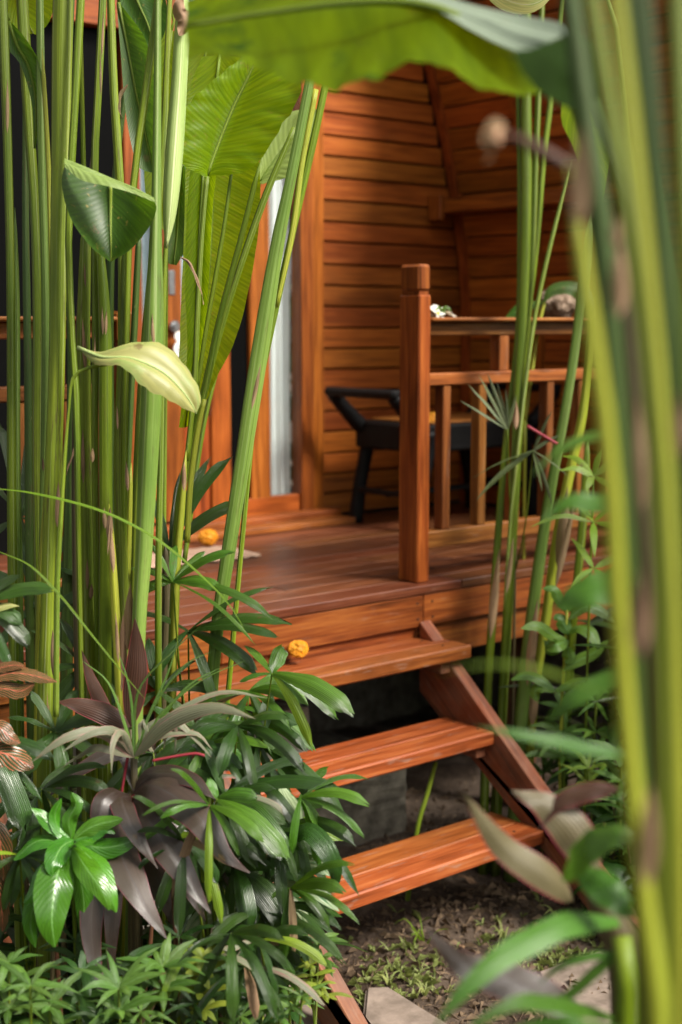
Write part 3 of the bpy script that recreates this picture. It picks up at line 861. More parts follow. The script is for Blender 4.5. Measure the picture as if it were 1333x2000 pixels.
# ------------------------------------------------------------------ things on the porch
# black armchair with flared arms
arm = thing('armchair', 'black wooden armchair with flared arms standing against the plank wall', 'armchair', (4.35, 4.65, DZ))
bw = WD['black']
e = -0.9
def cp(x, y, z): return (x, y, 1.88 + z)
xl, xr, yf, yb_ = 4.08, 4.83, 4.40, 4.80
for sx, xo in ((1, xl), (-1, xr)):
    for y in (yf, yb_):
        part('leg', tube([cp(xo - sx * 0.02 + sx * 0.02, y, -0.9), cp(xo + sx * 0.03, y, -0.72), cp(xo + sx * 0.07, y, -0.55), cp(xo + sx * 0.06, y, -0.47)], [0.034, 0.031, 0.033, 0.042], bw, 'leg', 10, flat=1.1), arm)
        part('arm_support', tube([cp(xo + sx * 0.08, y, -0.50), cp(xo - sx * 0.02, y, -0.42), cp(xo - sx * 0.13, y, -0.315)], [0.04, 0.034, 0.030], bw, 'arm_support', 10), arm)
    box('armrest', xo - sx * 0.13 - 0.032, xo - sx * 0.13 + 0.032, yf - 0.03, yb_ + 0.03, 1.88 - 0.325, 1.88 - 0.285, bw, arm, 0.012, 1)
    box('stretcher', xo - 0.012 + sx * 0.01, xo + 0.012 + sx * 0.01, yf, yb_, 1.88 - 0.76, 1.88 - 0.735, bw, arm, 0.004, 1)
box('seat', xl + 0.02, xr - 0.02, yf - 0.03, yb_ + 0.03, 1.88 - 0.56, 1.88 - 0.44, bw, arm, 0.01, 0)
box('seat_panel', xl + 0.09, xr - 0.09, yf, yb_, 1.88 - 0.4395, 1.88 - 0.43, WD['rail'], arm, 0.003, 0)
box('stretcher', xl, xr, 4.575, 4.60, 1.88 - 0.765, 1.88 - 0.74, bw, arm, 0.004, 0)
def lumpy(name, r, mat, sx=1, sy=1, sz=1, amp=0.3, seed=1, sub=4):
    bm = bmesh.new()
    bmesh.ops.create_icosphere(bm, subdivisions=sub, radius=r)
    from mathutils import noise as mn
    for v in bm.verts:
        n = v.co.normalized()
        k = 1 + amp * mn.fractal(n * 2.2 + Vector((seed * 3.1, 0, 0)), 0.7, 2.0, 4)
        v.co = Vector((n.x * sx, n.y * sy, n.z * sz)) * r * k
    me = bpy.data.meshes.new(name); bm.to_mesh(me); bm.free()
    me.polygons.foreach_set('use_smooth', [True] * len(me.polygons))
    me.materials.append(mat)
    return me
# marigolds
def marigold_mesh(name, r, n=260, col='marigold_petal'):
    m = bpy.data.materials.get(col) or leafmat(col, (0.82, 0.36, 0.012), (0.9, 0.42, 0.02), 'para', 20, trans=0.3, rough=0.6)
    verts, faces, uvs = [], [], []
    rr = random.Random(5)
    for i in range(n):
        f = i / n
        el = math.acos(1 - f * 1.0)            # 0 top .. 90 deg rim
        az = i * 2.39996
        d = Vector((math.sin(el) * math.cos(az), math.sin(el) * math.sin(az), math.cos(el) * 0.62))
        c = d * r * 0.62
        s = Vector((-math.sin(az), math.cos(az), 0))
        az2 = az + (rr.uniform(-1.5, 1.5) if f < 0.3 else 0)
        out_ = (Vector((math.cos(az2), math.sin(az2), 0)) * 0.9 + d * rr.uniform(0.3, 0.7)).normalized()
        w_ = r * rr.uniform(0.09, 0.14)
        ln = r * rr.uniform(0.22, 0.36)
        s = Vector((-math.sin(az2), math.cos(az2), 0))
        b = len(verts)
        up_ = out_.cross(s)
        verts += [c - s * w_ * 0.4, c + s * w_ * 0.4, c + out_ * ln * 0.7 + s * w_ + up_ * w_ * 0.3, c + out_ * ln, c + out_ * ln * 0.7 - s * w_ + up_ * w_ * 0.5]
        uvs += [(0.3, 0), (0.7, 0), (0.9, 0.02), (0.5, 0.03), (0.1, 0.02)]
        faces.append((b, b + 1, b + 2, b + 3, b + 4))
    return mesh(name, verts, faces, m, uvs, False)
def marigold(label, loc, r, tilt):
    t_ = thing('marigold', label, 'flower', loc, 'orange marigolds')
    m = Matrix.Translation(loc) @ Matrix.Rotation(tilt, 4, 'X') @ Matrix.Rotation(-tilt * 0.8, 4, 'Y')
    part('petals', marigold_mesh('petals', r), t_, m)
    part('flower_head', lumpy('flower_head', r * 0.72, bpy.data.materials['marigold_petal'], 1, 1, 0.75, 0.35, 9, 4), t_, m)
    part('calyx', tube([Vector(loc) + Vector((0, 0, -0.012)), Vector(loc) + Vector((0, 0, 0.006))], [r * 0.25, r * 0.45], SM['green'], 'calyx', 10, 4), t_)
marigold('orange marigold lying on the top step beside the palm leaf', YP(583, 1268, 3.452), 0.036, R(35))
marigold('orange marigold lying on the deck by the door mat', G(407, 1066, DZ) + Vector((0, 0, 0.034)), 0.044, R(35))
marigold('orange marigold on the seat of the black armchair behind the post', YP(846, 822, 4.45), 0.05, R(30))
# frangipani flowers on the railing cap
frang = leafmat('frangipani_petal', (0.80, 0.78, 0.68), (0.8, 0.75, 0.6), 'para', 20, trans=0.2, rough=0.6, mott=0.6, mottcol=(0.75, 0.5, 0.12))
def frangipani(label, loc, rz, tilt):
    t_ = thing('frangipani', label, 'flower', loc, 'frangipani flowers on the railing')
    base = Matrix.Translation(loc) @ Matrix.Rotation(rz, 4, 'Z') @ Matrix.Rotation(tilt, 4, 'X')
    for k in range(5):
        a = k * 2 * math.pi / 5
        d = Vector((math.cos(a), math.sin(a), 0))
        me = ribbon([Vector((0, 0, 0)), d * 0.016 + Vector((0, 0, 0.008)), d * 0.033 + Vector((0, 0, 0.010)), d * 0.042 + Vector((0, 0, 0.003))], 0.026, frang, 'oval', roll=0.25, name='petal', nv=8, nu=2, face=Vector((0, 0, -1)))
        part('petal', me, t_, base)
    part('flower_centre', disc_mesh('flower_centre', 0.006, 0.008, bpy.data.materials.get('flower_yellow') or plain('flower_yellow', (0.85, 0.55, 0.03), (0.9, 0.6, 0.05), 10, 0.6)), t_, base @ Matrix.Translation((0, 0, 0.006)))
frangipani('white frangipani with a yellow centre next to the railing post', (3.385, 3.55, DZ + 0.925), 0.3, R(50))
frangipani('white frangipani on the railing cap, the one farther from the post', (3.450, 3.57, DZ + 0.925), 0.9, R(30))
frangipani('white and pink frangipani half hidden by the railing post', (3.352, 3.58, DZ + 0.922), 1.6, R(45))
pl = thing('green_sprig', 'small green sprig lying between the frangipani flowers', 'sprig', (3.42, 3.56, DZ + 0.92))
for a in range(7):
    th = a * 0.9
    part('leaf', ribbon([Vector((3.415, 3.56, DZ + 0.918)), Vector((3.415 + 0.02 * math.cos(th), 3.56 + 0.02 * math.sin(th), DZ + 0.95)), Vector((3.415 + 0.045 * math.cos(th), 3.56 + 0.03 * math.sin(th), DZ + 0.935))], 0.012, LM['herb'], 'lance', name='leaf', nv=6, nu=1), pl)
# rough shell stone on the rail
stone = plain('pitted_stone', (0.11, 0.07, 0.04), (0.30, 0.22, 0.16), 55, 0.9, 1.0, 0.01)
single('stone', lumpy('stone', 0.068, stone, 1.35, 0.9, 0.95, 0.22, 11), 'pitted brown stone sitting on the railing cap among green leaves', 'stone', Matrix.Translation(P(1090, 592, 5.62)))
bf_ = part('foundation_wall', rough_block('foundation_wall', 1.2, 5.1, 4.90, 4.99, -0.1, 0.84, darkconc), None)  # added wall, keeps light from behind out of the space under the deck
bf_['label'] = 'rear wall added far back under the deck to shut out light'
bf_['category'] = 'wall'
br_ = part('foundation_wall', rough_block('foundation_wall', 4.92, 5.02, 3.80, 4.88, -0.1, 0.80, darkconc), None)  # added side wall, cuts the light reaching in under the deck
br_['label'] = 'wall added under the right end of the deck behind the bushes to shut out light'
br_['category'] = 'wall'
# stone slab of the path and kerb at the foot of the steps
slab_m = plain('path_slab_stone', (0.15, 0.115, 0.09), (0.27, 0.21, 0.17), 18, 0.85, 0.5, 0.004)
def slab(label, pts, h):
    bm = bmesh.new()
    vs = [bm.verts.new((a, b, h)) for a, b in pts]
    f = bm.faces.new(vs)
    g = bmesh.ops.extrude_face_region(bm, geom=[f])
    for v in [x for x in g['geom'] if isinstance(x, bmesh.types.BMVert)]: v.co.z -= h + 0.06
    bmesh.ops.recalc_face_normals(bm, faces=bm.faces)
    bmesh.ops.bevel(bm, geom=list(bm.edges), offset=0.008, segments=2, affect='EDGES')
    me = bpy.data.meshes.new('paving_slab'); bm.to_mesh(me); bm.free(); me.materials.append(slab_m)
    o = single('paving_slab', me, label, 'paving slab', group='paving slabs'); return o
# doormat
mat_m = plain('woven_mat', (0.36, 0.22, 0.15), (0.48, 0.33, 0.24), 60, 0.9, 0.6)
def doormat():
    g_ = G(498, 1084, DZ); c = Vector((g_.x - 0.30, g_.y + 0.10, DZ + 0.004))
    verts, faces = [], []
    n = 40
    for i in range(n + 1):
        for j in range(13):
            x = -0.30 + 0.60 * i / n; y = -0.14 + 0.28 * j / 12
            e = 0.006 * math.sin(i * 2.1 + j) if j in (0, 12) else 0
            verts.append((x, y + e, 0.008 + 0.002 * math.sin(i * 1.57) * math.cos(j * 1.57)))
    for i in range(n):
        for j in range(12):
            a = i * 13 + j
            faces.append((a, a + 13, a + 14, a + 1))
    me = mesh('doormat', verts, faces, mat_m)
    o = single('doormat', me, 'pale woven mat lying on the deck behind the green stalks', 'mat', Matrix.Translation(c) @ Matrix.Rotation(R(-4), 4, 'Z'))
    md = o.modifiers.new('thickness', 'SOLIDIFY'); md.thickness = 0.008
doormat()
slab('pinkish stone slab on the ground behind the blurred leaves at bottom right', [gxy(1050, 1915), gxy(1170, 1875), gxy(1300, 1930), gxy(1290, 2090), gxy(1090, 2080)], 0.03)
slab('pale slab at the foot of the left stair stringer', [gxy(715, 1950), gxy(760, 1948), gxy(905, 2040), gxy(870, 2120), gxy(700, 2100)], 0.035)
slab('mossy kerb slab under the fine leaves left of the stringer', [gxy(520, 1960), gxy(610, 1935), gxy(690, 2010), gxy(680, 2120), gxy(500, 2100)], 0.05)
# ------------------------------------------------------------------ plants
def local_leaf(length, width, prof, mat, droop=0.3, name='leaf', fold=0.25, nv=14, nu=2, ripple=0.05, bend=0.0, jag=False):
    mid = []
    for k in range(7):
        t = k / 6
        mid.append(Vector((bend * length * t * t, length * (t - 0.12 * droop * t * t), length * (0.18 * math.sin(t * 2.6) - droop * t * t))))
    return ribbon(mid, width, mat, prof, name=name, fold=fold, nv=nv, nu=nu, ripple=ripple, face=Vector((0, 0, -1)), jag=jag)
def place(me, parent, loc, az, pitch, roll=0.0, s=1.0, name=None, label=None):
    m = Matrix.Translation(loc) @ Matrix.Rotation(az, 4, 'Z') @ Matrix.Rotation(pitch, 4, 'X') @ Matrix.Rotation(roll, 4, 'Y') @ Matrix.Scale(s, 4)
    return part(name or 'leaf', me, parent, m, label)
CROWN = [local_leaf(1.05, 0.27, 'banana', LM['heli'], 0.25, nv=22, nu=3, ripple=0.06), local_leaf(0.9, 0.22, 'banana', LM['heli'], 0.4, nv=22, nu=3, ripple=0.08), local_leaf(1.2, 0.30, 'banana', LM['helidark'], 0.15, nv=22, nu=3, ripple=0.05)]

def ground_below(p, prev):
    d = (p - prev).normalized()
    d = Vector((d.x * 0.5, d.y * 0.5, -1)).normalized()
    if d.z > -0.2: d = Vector((0, 0, -1))
    k = (p.z + 0.03) / -d.z
    return p + d * k
SHOOTS = []
def shoot(label, pts, widths, d, mat, group, name='heliconia_stalk', cat='plant stalk', lobes=5, amp=0.16, crown=1, side=None, seg=20, extend=0.9, stemname='stem'):
    """pts top->bottom in photo pixels; widths in photo px."""
    w_ = PP(pts, d)
    rs = [px2m(q, (pts[i][2] if len(pts[i]) > 2 else d)) / 2 for i, q in enumerate(widths)]
    base = ground_below(w_[-1], w_[-2])
    t_ = thing(name, label, cat, (base.x, base.y, 0), group)
    full, fr = list(w_), list(rs)
    mid = w_[-1].lerp(base, 0.5)
    full += [mid, base]; fr += [rs[-1] * 1.02, rs[-1] * 1.15]
    if not extend:
        dr = (w_[0] - w_[1]).normalized()
        full.insert(0, w_[0] + dr * max(0.03, rs[0] * 5)); fr[0] *= 0.9; fr.insert(0, rs[0] * 0.12)
    if extend:
        dr = (w_[0] - w_[1]).normalized()
        top = w_[0] + dr * extend
        full.insert(0, top); fr.insert(0, rs[0] * 0.55)
    part(stemname, tube(full, fr, SM[mat], stemname, seg, n=34, lobes=lobes, amp=amp), t_)
    if extend and crown:
        for k in range(crown):
            az = random.uniform(0, 6.28) if side is None else side + random.uniform(-0.5, 0.5)
            place(CROWN[random.randrange(3)], t_, full[0] - dr * (0.08 * k), az, R(random.uniform(38, 66)), 0, random.uniform(0.8, 1.1))
    SHOOTS.append(t_)
    return t_
def sheath(parent, px, py, d, length, width, lean=0.0, mat='dry', side=0.0):
    """dry papery sheath tip peeling off a stalk"""
    a, b = (px, py), (px + lean * length, py - length)
    pts = PP([(a[0], a[1] + length * 0.0), ((a[0] + b[0]) / 2 + side, (a[1] + b[1]) / 2), b], d - 0.012)
    part('dry_sheath', ribbon(pts, px2m(width, d), LM[mat], 'lance', name='dry_sheath', fold=0.6, nv=8, nu=2, ripple=0.2), parent)
def petiole(parent, pts, widths, d, mat='green', name='petiole'):
    w_ = PP(pts, d)
    return part(name, tube(w_, [px2m(q, d) / 2 for q in widths], SM[mat], name, 9), parent)

GL = 'tall green stalks in the left clump'
LS = [
 ('slender green stalk at the far left edge, the leftmost of the clump', [(6, 0), (16, 300), (22, 600), (24, 1000), (30, 1400)], [18, 17, 16, 18, 20], 3.25, 'green'),
 ('dull dark stalk pressed against the right side of the leftmost slender stalk', [(30, 430), (33, 600), (34, 900), (38, 1150), (40, 1400)], [6, 12, 12, 14, 14], 3.30, 'silver'),
 ('narrow green stalk second from left at the top edge, in front of the black window', [(44, 0), (56, 220), (68, 400), (74, 600), (72, 900), (78, 1200)], [22, 20, 18, 18, 17, 17], 3.38, 'green'),
 ('smooth mid green stalk left of the thickest spotted stalk', [(78, 0), (82, 300), (90, 600), (88, 900), (85, 1200), (86, 1400)], [14, 16, 17, 18, 20, 22], 3.28, 'silver'),
 ('thickest olive stalk with brown spots running the height of the left clump', [(124, 0), (120, 250), (115, 500), (112, 700), (102, 1000), (96, 1250), (92, 1420)], [38, 35, 31, 30, 32, 34, 38], 3.18, 'olive'),
 ('slim stalk touching the right side of the thickest spotted stalk', [(158, 0), (148, 180), (139, 340), (134, 480), (140, 640), (150, 800), (153, 1000)], [15, 14, 14, 13, 12, 14, 10], 3.14, 'green'),
 ('straight light green stalk passing left behind the folded dark leaf', [(201, 0), (192, 180), (185, 340), (187, 620), (186, 900), (190, 1150)], [14, 14, 14, 13, 13, 12], 3.30, 'green'),
 ('broad stalk with streaks of brown below the folded dark leaf', [(168, 470), (163, 700), (166, 900), (172, 1150), (178, 1400)], [22, 26, 27, 31, 34], 3.33, 'olive'),
 ('yellow green stalk crossing behind the top of the folded dark leaf', [(217, 0), (222, 160), (234, 345), (240, 500), (238, 640)], [15, 16, 17, 15, 14], 3.42, 'olive'),
 ('stalk right of the broad streaked one, below the folded dark leaf', [(196, 480), (205, 640), (206, 850), (207, 1100), (205, 1350)], [14, 24, 25, 25, 25], 3.28, 'green'),
 ('yellowish stalk with a scarred brown lower joint at the centre of the clump', [(246, 500), (240, 700), (234, 900), (238, 1100), (243, 1240), (250, 1400)], [18, 20, 22, 24, 26, 24], 3.16, 'olive'),
 ('thin slanting stalk rising from the folded dark leaf towards the top', [(310, 0), (290, 150), (268, 300), (258, 400), (250, 560)], [15, 15, 14, 13, 12], 3.12, 'green'),
 ('thick silvery green stalk passing behind the pale yellow leaf', [(309, 50), (308, 200), (306, 400), (304, 520), (302, 620), (298, 760), (291, 900), (282, 1080), (270, 1280)], [13, 15, 19, 28, 37, 40, 38, 32, 26], 3.10, 'silver'),
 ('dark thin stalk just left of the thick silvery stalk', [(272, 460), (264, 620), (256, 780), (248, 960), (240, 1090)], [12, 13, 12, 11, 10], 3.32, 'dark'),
 ('short green stalk low in the clump with a torn brown tip', [(215, 1010), (222, 1120), (230, 1260), (236, 1380)], [10, 15, 17, 18], 3.12, 'yellow'),
 ('slim bright stalk right of the scarred central stalk', [(256, 930), (252, 1060), (247, 1200), (246, 1330)], [9, 12, 13, 12], 3.22, 'yellow'),
]
LS += [
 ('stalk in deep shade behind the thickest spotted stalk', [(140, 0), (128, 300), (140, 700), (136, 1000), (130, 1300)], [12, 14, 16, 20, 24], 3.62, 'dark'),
 ('shaded stalk between the leftmost slender stalks and the black window', [(52, 60), (50, 400), (56, 800), (60, 1250)], [10, 13, 16, 20], 3.66, 'dark'),
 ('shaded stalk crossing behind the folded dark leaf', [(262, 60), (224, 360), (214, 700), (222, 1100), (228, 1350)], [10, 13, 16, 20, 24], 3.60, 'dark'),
 ('dull stalk rising behind the pale rolled leaf', [(330, 40), (318, 300), (282, 700), (268, 1000), (262, 1300)], [10, 14, 17, 20, 22], 3.58, 'olive'),
 ('brown sheathed stalk just left of the broad streaked one', [(182, 300), (158, 600), (150, 900), (156, 1250)], [9, 14, 18, 22], 3.50, 'brown'),
 ('thin yellowing stalk against the left side of the thickest one', [(84, 120), (98, 400), (104, 800), (80, 1150)], [8, 10, 12, 13], 3.24, 'yellow'),
]
LT = []
for i, (lab, pts, wd, d, m_) in enumerate(LS):
    ext = 1.0 if pts[0][1] < 60 else 0
    LT.append(shoot(lab, pts, wd, d, m_, GL, crown=1 if i in (2, 5, 8, 11) else 0, side=R(60), extend=ext))
sheath(LT[14], 214, 1060, 3.12, 70, 16, 0.02); sheath(LT[14], 222, 1120, 3.11, 90, 12, -0.06)
sheath(LT[4], 112, 1030, 3.14, 90, 12, 0.03); sheath(LT[4], 108, 1330, 3.14, 100, 16, -0.05)
sheath(LT[10], 250, 1270, 3.12, 130, 26, 0.04); sheath(LT[10], 238, 1350, 3.12, 150, 22, 0.02); sheath(LT[12], 250, 960, 3.05, 60, 9, -0.05)
_rs = random.Random(4)
for q_ in range(26):
    i_ = _rs.choice([0, 3, 4, 6, 7, 9, 10, 12, 13, 14])
    pts_ = LS[i_][1]; k_ = _rs.randrange(len(pts_) - 1); f_ = _rs.random()
    x_ = pts_[k_][0] + (pts_[k_ + 1][0] - pts_[k_][0]) * f_; y_ = pts_[k_][1] + (pts_[k_ + 1][1] - pts_[k_][1]) * f_
    sheath(LT[i_], x_ + _rs.uniform(-7, 7), y_ + 40, LS[i_][3] - 0.012, _rs.uniform(25, 110), _rs.uniform(4, 11), _rs.uniform(-0.06, 0.06))
# the tall leaning pair right of the clump
t_ = shoot('tall pale green stalk leaning right, nearest to the glazed door', [(602, 175), (570, 340), (541, 480), (505, 700), (474, 900), (446, 1080), (418, 1290)], [18, 20, 26, 33, 30, 27, 24], 3.24, 'silver', 'stalks leaning right from the left clump', crown=0, side=R(-120), extend=0.9)
T11 = t_
t2 = shoot('slimmer stalk running along the right side of the tall leaning stalk', [(634, 175), (607, 300), (577, 430), (548, 560), (518, 700), (498, 800)], [14, 14, 13, 13, 12, 10], 3.28, 'green', 'stalks leaning right from the left clump', crown=0, extend=0.9)
petiole(t2, [(617, 175), (590, 320), (572, 450), (540, 600)], [12, 12, 12, 8], 3.26, 'yellow')
sheath(T11, 492, 800, 3.2, 90, 10, 0.2)
t3 = shoot('group of thin leaf stems rising behind the pale yellow leaf', [(505, 330), (470, 470), (430, 620), (405, 740), (380, 840), (355, 960), (345, 1080)], [10, 11, 12, 14, 14, 16, 18], 3.36, 'green', 'stalks behind the pale leaf', crown=0, extend=0, lobes=3)
petiole(t3, [(575, 250), (520, 380), (470, 520), (430, 650), (398, 780), (372, 900)], [10, 14, 13, 12, 10, 10], 3.44, 'green')
petiole(t3, [(452, 340), (440, 430), (425, 520), (402, 650), (385, 760)], [6, 8, 9, 9, 9], 3.34, 'green')
petiole(t3, [(400, 780), (385, 850), (372, 950), (366, 1060)], [9, 12, 12, 12], 3.32, 'yellow')
t4 = shoot('short yellow stem with a dry tip below the pale yellow leaf', [(362, 905), (356, 980), (348, 1080), (342, 1180)], [8, 13, 14, 14], 3.24, 'yellow', 'stalks behind the pale leaf', crown=0, extend=0, lobes=3)
sheath(t4, 360, 960, 3.2, 60, 11, 0.0)
# dark scarred trunk low right
shoot('dark brown scarred stem low behind the palm leaves', [(325, 1090), (328, 1200), (322, 1330), (318, 1480)], [16, 24, 22, 24], 3.45, 'brown', 'stalks behind the pale leaf', crown=0, extend=0, lobes=3)
shoot('yellow green lower stem showing between the purple leaves near the bottom', [(262, 1460), (250, 1600), (242, 1750), (232, 1900)], [24, 28, 34, 34], 3.25, 'yellow', GL, crown=0, extend=0)

# big leaves of the left clump
def bigleaf(label, L, Mi, Rr, d, mat, base=None, stem=None, stemw=None, smat='green', name='banana_leaf', group='large leaves of the left clump', **k):
    mp = PP(Mi, d)
    bl = base if base else mp[0]
    t_ = thing(name, label, 'leaf', tuple(bl), group)
    part('blade', sheet(PP(L, d), mp, PP(Rr, d), LM[mat], 'blade', **k), t_)
    # midrib as a raised ridge behind
    part('midrib', tube([p + (p - CAM).normalized() * -0.002 for p in mp], [0.0045 * (1 - 0.7 * i / max(1, len(mp) - 1)) for i in range(len(mp))], SM[smat], 'midrib', 6, 18), t_)
    if not stem and Mi[0][1] < 120:
        a_ = mp[0]; b_ = P(150, -220, 3.35)
        part('petiole', tube([a_, a_ + Vector((0, 0, 0.06)), a_.lerp(b_, 0.5) + Vector((0, 0, 0.12)), b_], [0.004, 0.004, 0.005, 0.006], SM[smat], 'petiole', 7), t_)
        part('petiole', tube([b_, Vector((b_.x, b_.y, 1.0)), Vector((b_.x, b_.y, -0.02))], [0.006, 0.008, 0.010], SM[smat], 'petiole', 7), t_)
    if stem:
        w_ = PP(stem, d + 0.01)
        part('petiole', tube(w_, [px2m(q, d) / 2 for q in stemw], SM[smat], 'petiole', 8), t_)
    return t_
bigleaf('bright yellow green upright leaf with broad cut base, light shining through it',
        [(402, 346, 3.30), (353, 312, 3.27), (362, 215, 3.28), (425, 150, 3.30), (505, 88, 3.34)],
        [(405, 342, 3.32), (428, 278, 3.33), (458, 205, 3.34), (490, 140, 3.34), (512, 88, 3.35)],
        [(410, 344, 3.32), (490, 330, 3.30), (548, 250, 3.27), (588, 165, 3.26), (520, 85, 3.34)], 3.3, 'heli', stem=[(405, 345), (398, 420), (392, 500), (385, 640), (380, 760), (365, 900)], stemw=[9, 9, 10, 11, 11, 10], bulge=0.12, ripple=0.05, nv=34)
bigleaf('tall drooping leaf behind the thin stems, its torn tip pointing to the floor',
        [(395, 110, 3.62), (368, 200, 3.62), (360, 450, 3.60), (352, 650, 3.58), (352, 730, 3.56), (378, 815, 3.54)],
        [(430, 105, 3.64), (420, 200, 3.64), (412, 450, 3.63), (398, 650, 3.60), (385, 740, 3.58), (386, 815, 3.56)],
        [(470, 110, 3.62), (505, 300, 3.61), (504, 460, 3.60), (468, 640, 3.57), (425, 735, 3.56), (391, 812, 3.55)], 3.6, 'heli', bulge=0.10, ripple=0.035, nv=40)
bigleaf('narrow light green leaf strip standing just behind the bright upright leaf',
        [(372, 330, 3.5), (365, 420, 3.5), (362, 560, 3.5), (366, 690, 3.5), (350, 835, 3.5)],
        [(398, 330, 3.52), (392, 420, 3.52), (385, 560, 3.52), (380, 690, 3.52), (362, 835, 3.52)],
        [(424, 330, 3.5), (415, 420, 3.5), (408, 560, 3.5), (396, 690, 3.5), (372, 830, 3.5)], 3.5, 'heli', bulge=0.15, nv=24)
bd = bigleaf('dark green leaf folded over at the top with a pale rim, left of centre',
        [(128, 318, 3.02), (121, 360, 3.0), (138, 425, 2.98), (176, 480, 2.98), (212, 508, 3.0)],
        [(216, 362, 3.07), (216, 400, 3.07), (216, 440, 3.06), (217, 480, 3.04), (217, 510, 3.02)],
        [(298, 388, 2.98), (306, 408, 2.96), (291, 445, 2.96), (255, 488, 2.98), (221, 508, 3.0)], 3.0, 'helidark', bulge=0.16, nv=26)
part('folded_rim', sheet(PP([(124, 316, 3.02), (160, 326, 3.0), (212, 348, 3.0), (262, 366, 2.98), (300, 388, 2.97)], 3), PP([(126, 320, 2.99), (166, 336, 2.98), (214, 358, 2.98), (262, 375, 2.97), (301, 391, 2.96)], 3), PP([(127, 326, 2.97), (160, 352, 2.95), (212, 364, 2.94), (255, 376, 2.95), (303, 395, 2.95)], 3), LM['helipale'], 'folded_rim', bulge=0.3, nv=20), bd, label='pale silvery rim folded over')
be = bigleaf('pale yellow drooping leaf seen edge on in front of the stalks',
        [(153, 678, 2.97), (205, 688, 2.95), (262, 670, 2.96), (322, 674, 2.98), (372, 728, 2.98), (393, 775, 2.96), (384, 808, 2.95)],
        [(153, 679, 2.97), (200, 698, 2.93), (255, 700, 2.92), (315, 725, 2.93), (355, 762, 2.94), (378, 795, 2.95), (384, 808, 2.95)],
        [(154, 680, 2.97), (188, 712, 2.93), (238, 716, 2.90), (282, 757, 2.90), (325, 778, 2.91), (358, 797, 2.93), (384, 808, 2.95)], 2.95, 'cream', smat='pale', bulge=0.22, ripple=0.05, nv=30, name='yellowing_leaf')
part('petiole', tube(PP([(210, 712), (175, 718), (143, 738), (135, 800), (128, 880), (120, 1000), (112, 1150), (110, 1400)], 2.96), [px2m(q, 3) / 2 for q in (6, 7, 7, 5, 7, 9, 11, 12)], SM['green'], 'petiole', 8), be)
bigleaf('green leaf hanging beside the black window near the top left',
        [(228, 5, 3.5), (236, 100, 3.5), (246, 220, 3.5), (268, 320, 3.48), (300, 338, 3.48)],
        [(232, 5, 3.5), (249, 90, 3.51), (266, 180, 3.51), (286, 270, 3.5), (302, 338, 3.48)],
        [(236, 8, 3.5), (286, 80, 3.47), (303, 170, 3.46), (304, 250, 3.46), (304, 338, 3.47)], 3.5, 'helidark', bulge=0.1, nv=26)
bigleaf('silvery underside of a leaf behind the leaning stalks by the door',
        [(506, 352, 3.8), (515, 275, 3.8), (560, 222, 3.8), (616, 212, 3.8)], [(508, 355, 3.82), (546, 300, 3.82), (585, 250, 3.82), (618, 214, 3.8)], [(512, 360, 3.8), (575, 338, 3.78), (606, 275, 3.78), (621, 216, 3.8)], 3.8, 'helipale', stem=[(508, 355), (492, 440), (465, 560), (430, 700), (395, 850), (360, 1100)], stemw=[6, 6, 7, 8, 9, 10], bulge=0.15, nv=18)
bigleaf('dark leaf in shade behind the pale rolled leaf',
        [(352, 322, 3.75), (332, 400, 3.75), (322, 470, 3.75), (330, 515, 3.75)], [(356, 322, 3.77), (350, 400, 3.77), (346, 460, 3.77), (340, 517, 3.75)], [(362, 324, 3.75), (368, 400, 3.75), (372, 470, 3.75), (345, 518, 3.75)], 3.75, 'helidark', stem=[(356, 322), (350, 250), (338, 180), (328, 260), (325, 600), (320, 1100)], stemw=[5, 5, 6, 6, 7, 9], bulge=0.1, nv=16)
bigleaf('grey green drooping leaf at the very top between the stalks',
        [(215, -60, 3.6), (240, 20, 3.6), (262, 70, 3.6), (300, 95, 3.6)], [(240, -80, 3.6), (268, 0, 3.6), (290, 50, 3.6), (302, 98, 3.6)], [(290, -90, 3.6), (322, -10, 3.6), (326, 50, 3.6), (306, 98, 3.6)], 3.6, 'helidark', bulge=0.1, nv=16)
bigleaf('green leaf at the top left corner above the slender stalks',
        [(-40, -60, 3.5), (-20, 10, 3.5), (30, 60, 3.5), (62, 66, 3.5)], [(0, -90, 3.52), (28, -20, 3.52), (48, 30, 3.52), (66, 66, 3.5)], [(60, -90, 3.5), (105, -20, 3.5), (98, 40, 3.5), (72, 68, 3.5)], 3.5, 'heli', bulge=0.1, nv=16)
bigleaf('narrow curling leaf between the slender stalks at upper left',
        [(18, 42, 3.3), (20, 100, 3.3), (40, 125, 3.3), (62, 200, 3.3), (66, 290, 3.3)], [(18, 42, 3.3), (34, 90, 3.3), (56, 130, 3.3), (70, 200, 3.3), (68, 290, 3.3)], [(19, 40, 3.3), (48, 72, 3.28), (76, 120, 3.27), (84, 180, 3.27), (70, 292, 3.3)], 3.3, 'helidark', bulge=0.15, nv=18)
for (lab, c) in (('broad shaded leaf hanging behind the rolled leaf near the top', [(335, 60), (318, 240), (322, 400), (340, 470)]), ('light leaf behind the bright upright leaf at the top', [(410, 60), (398, 130), (392, 230), (385, 330)])):
    mp = [(a, b, 3.85) for a, b in c]
    bigleaf(lab, [(a - 34, b, 3.83) for a, b in c[:-1]] + [mp[-1]], mp, [(a + 38, b, 3.83) for a, b in c[:-1]] + [mp[-1]], 3.85, 'heli', bulge=0.1, nv=20)
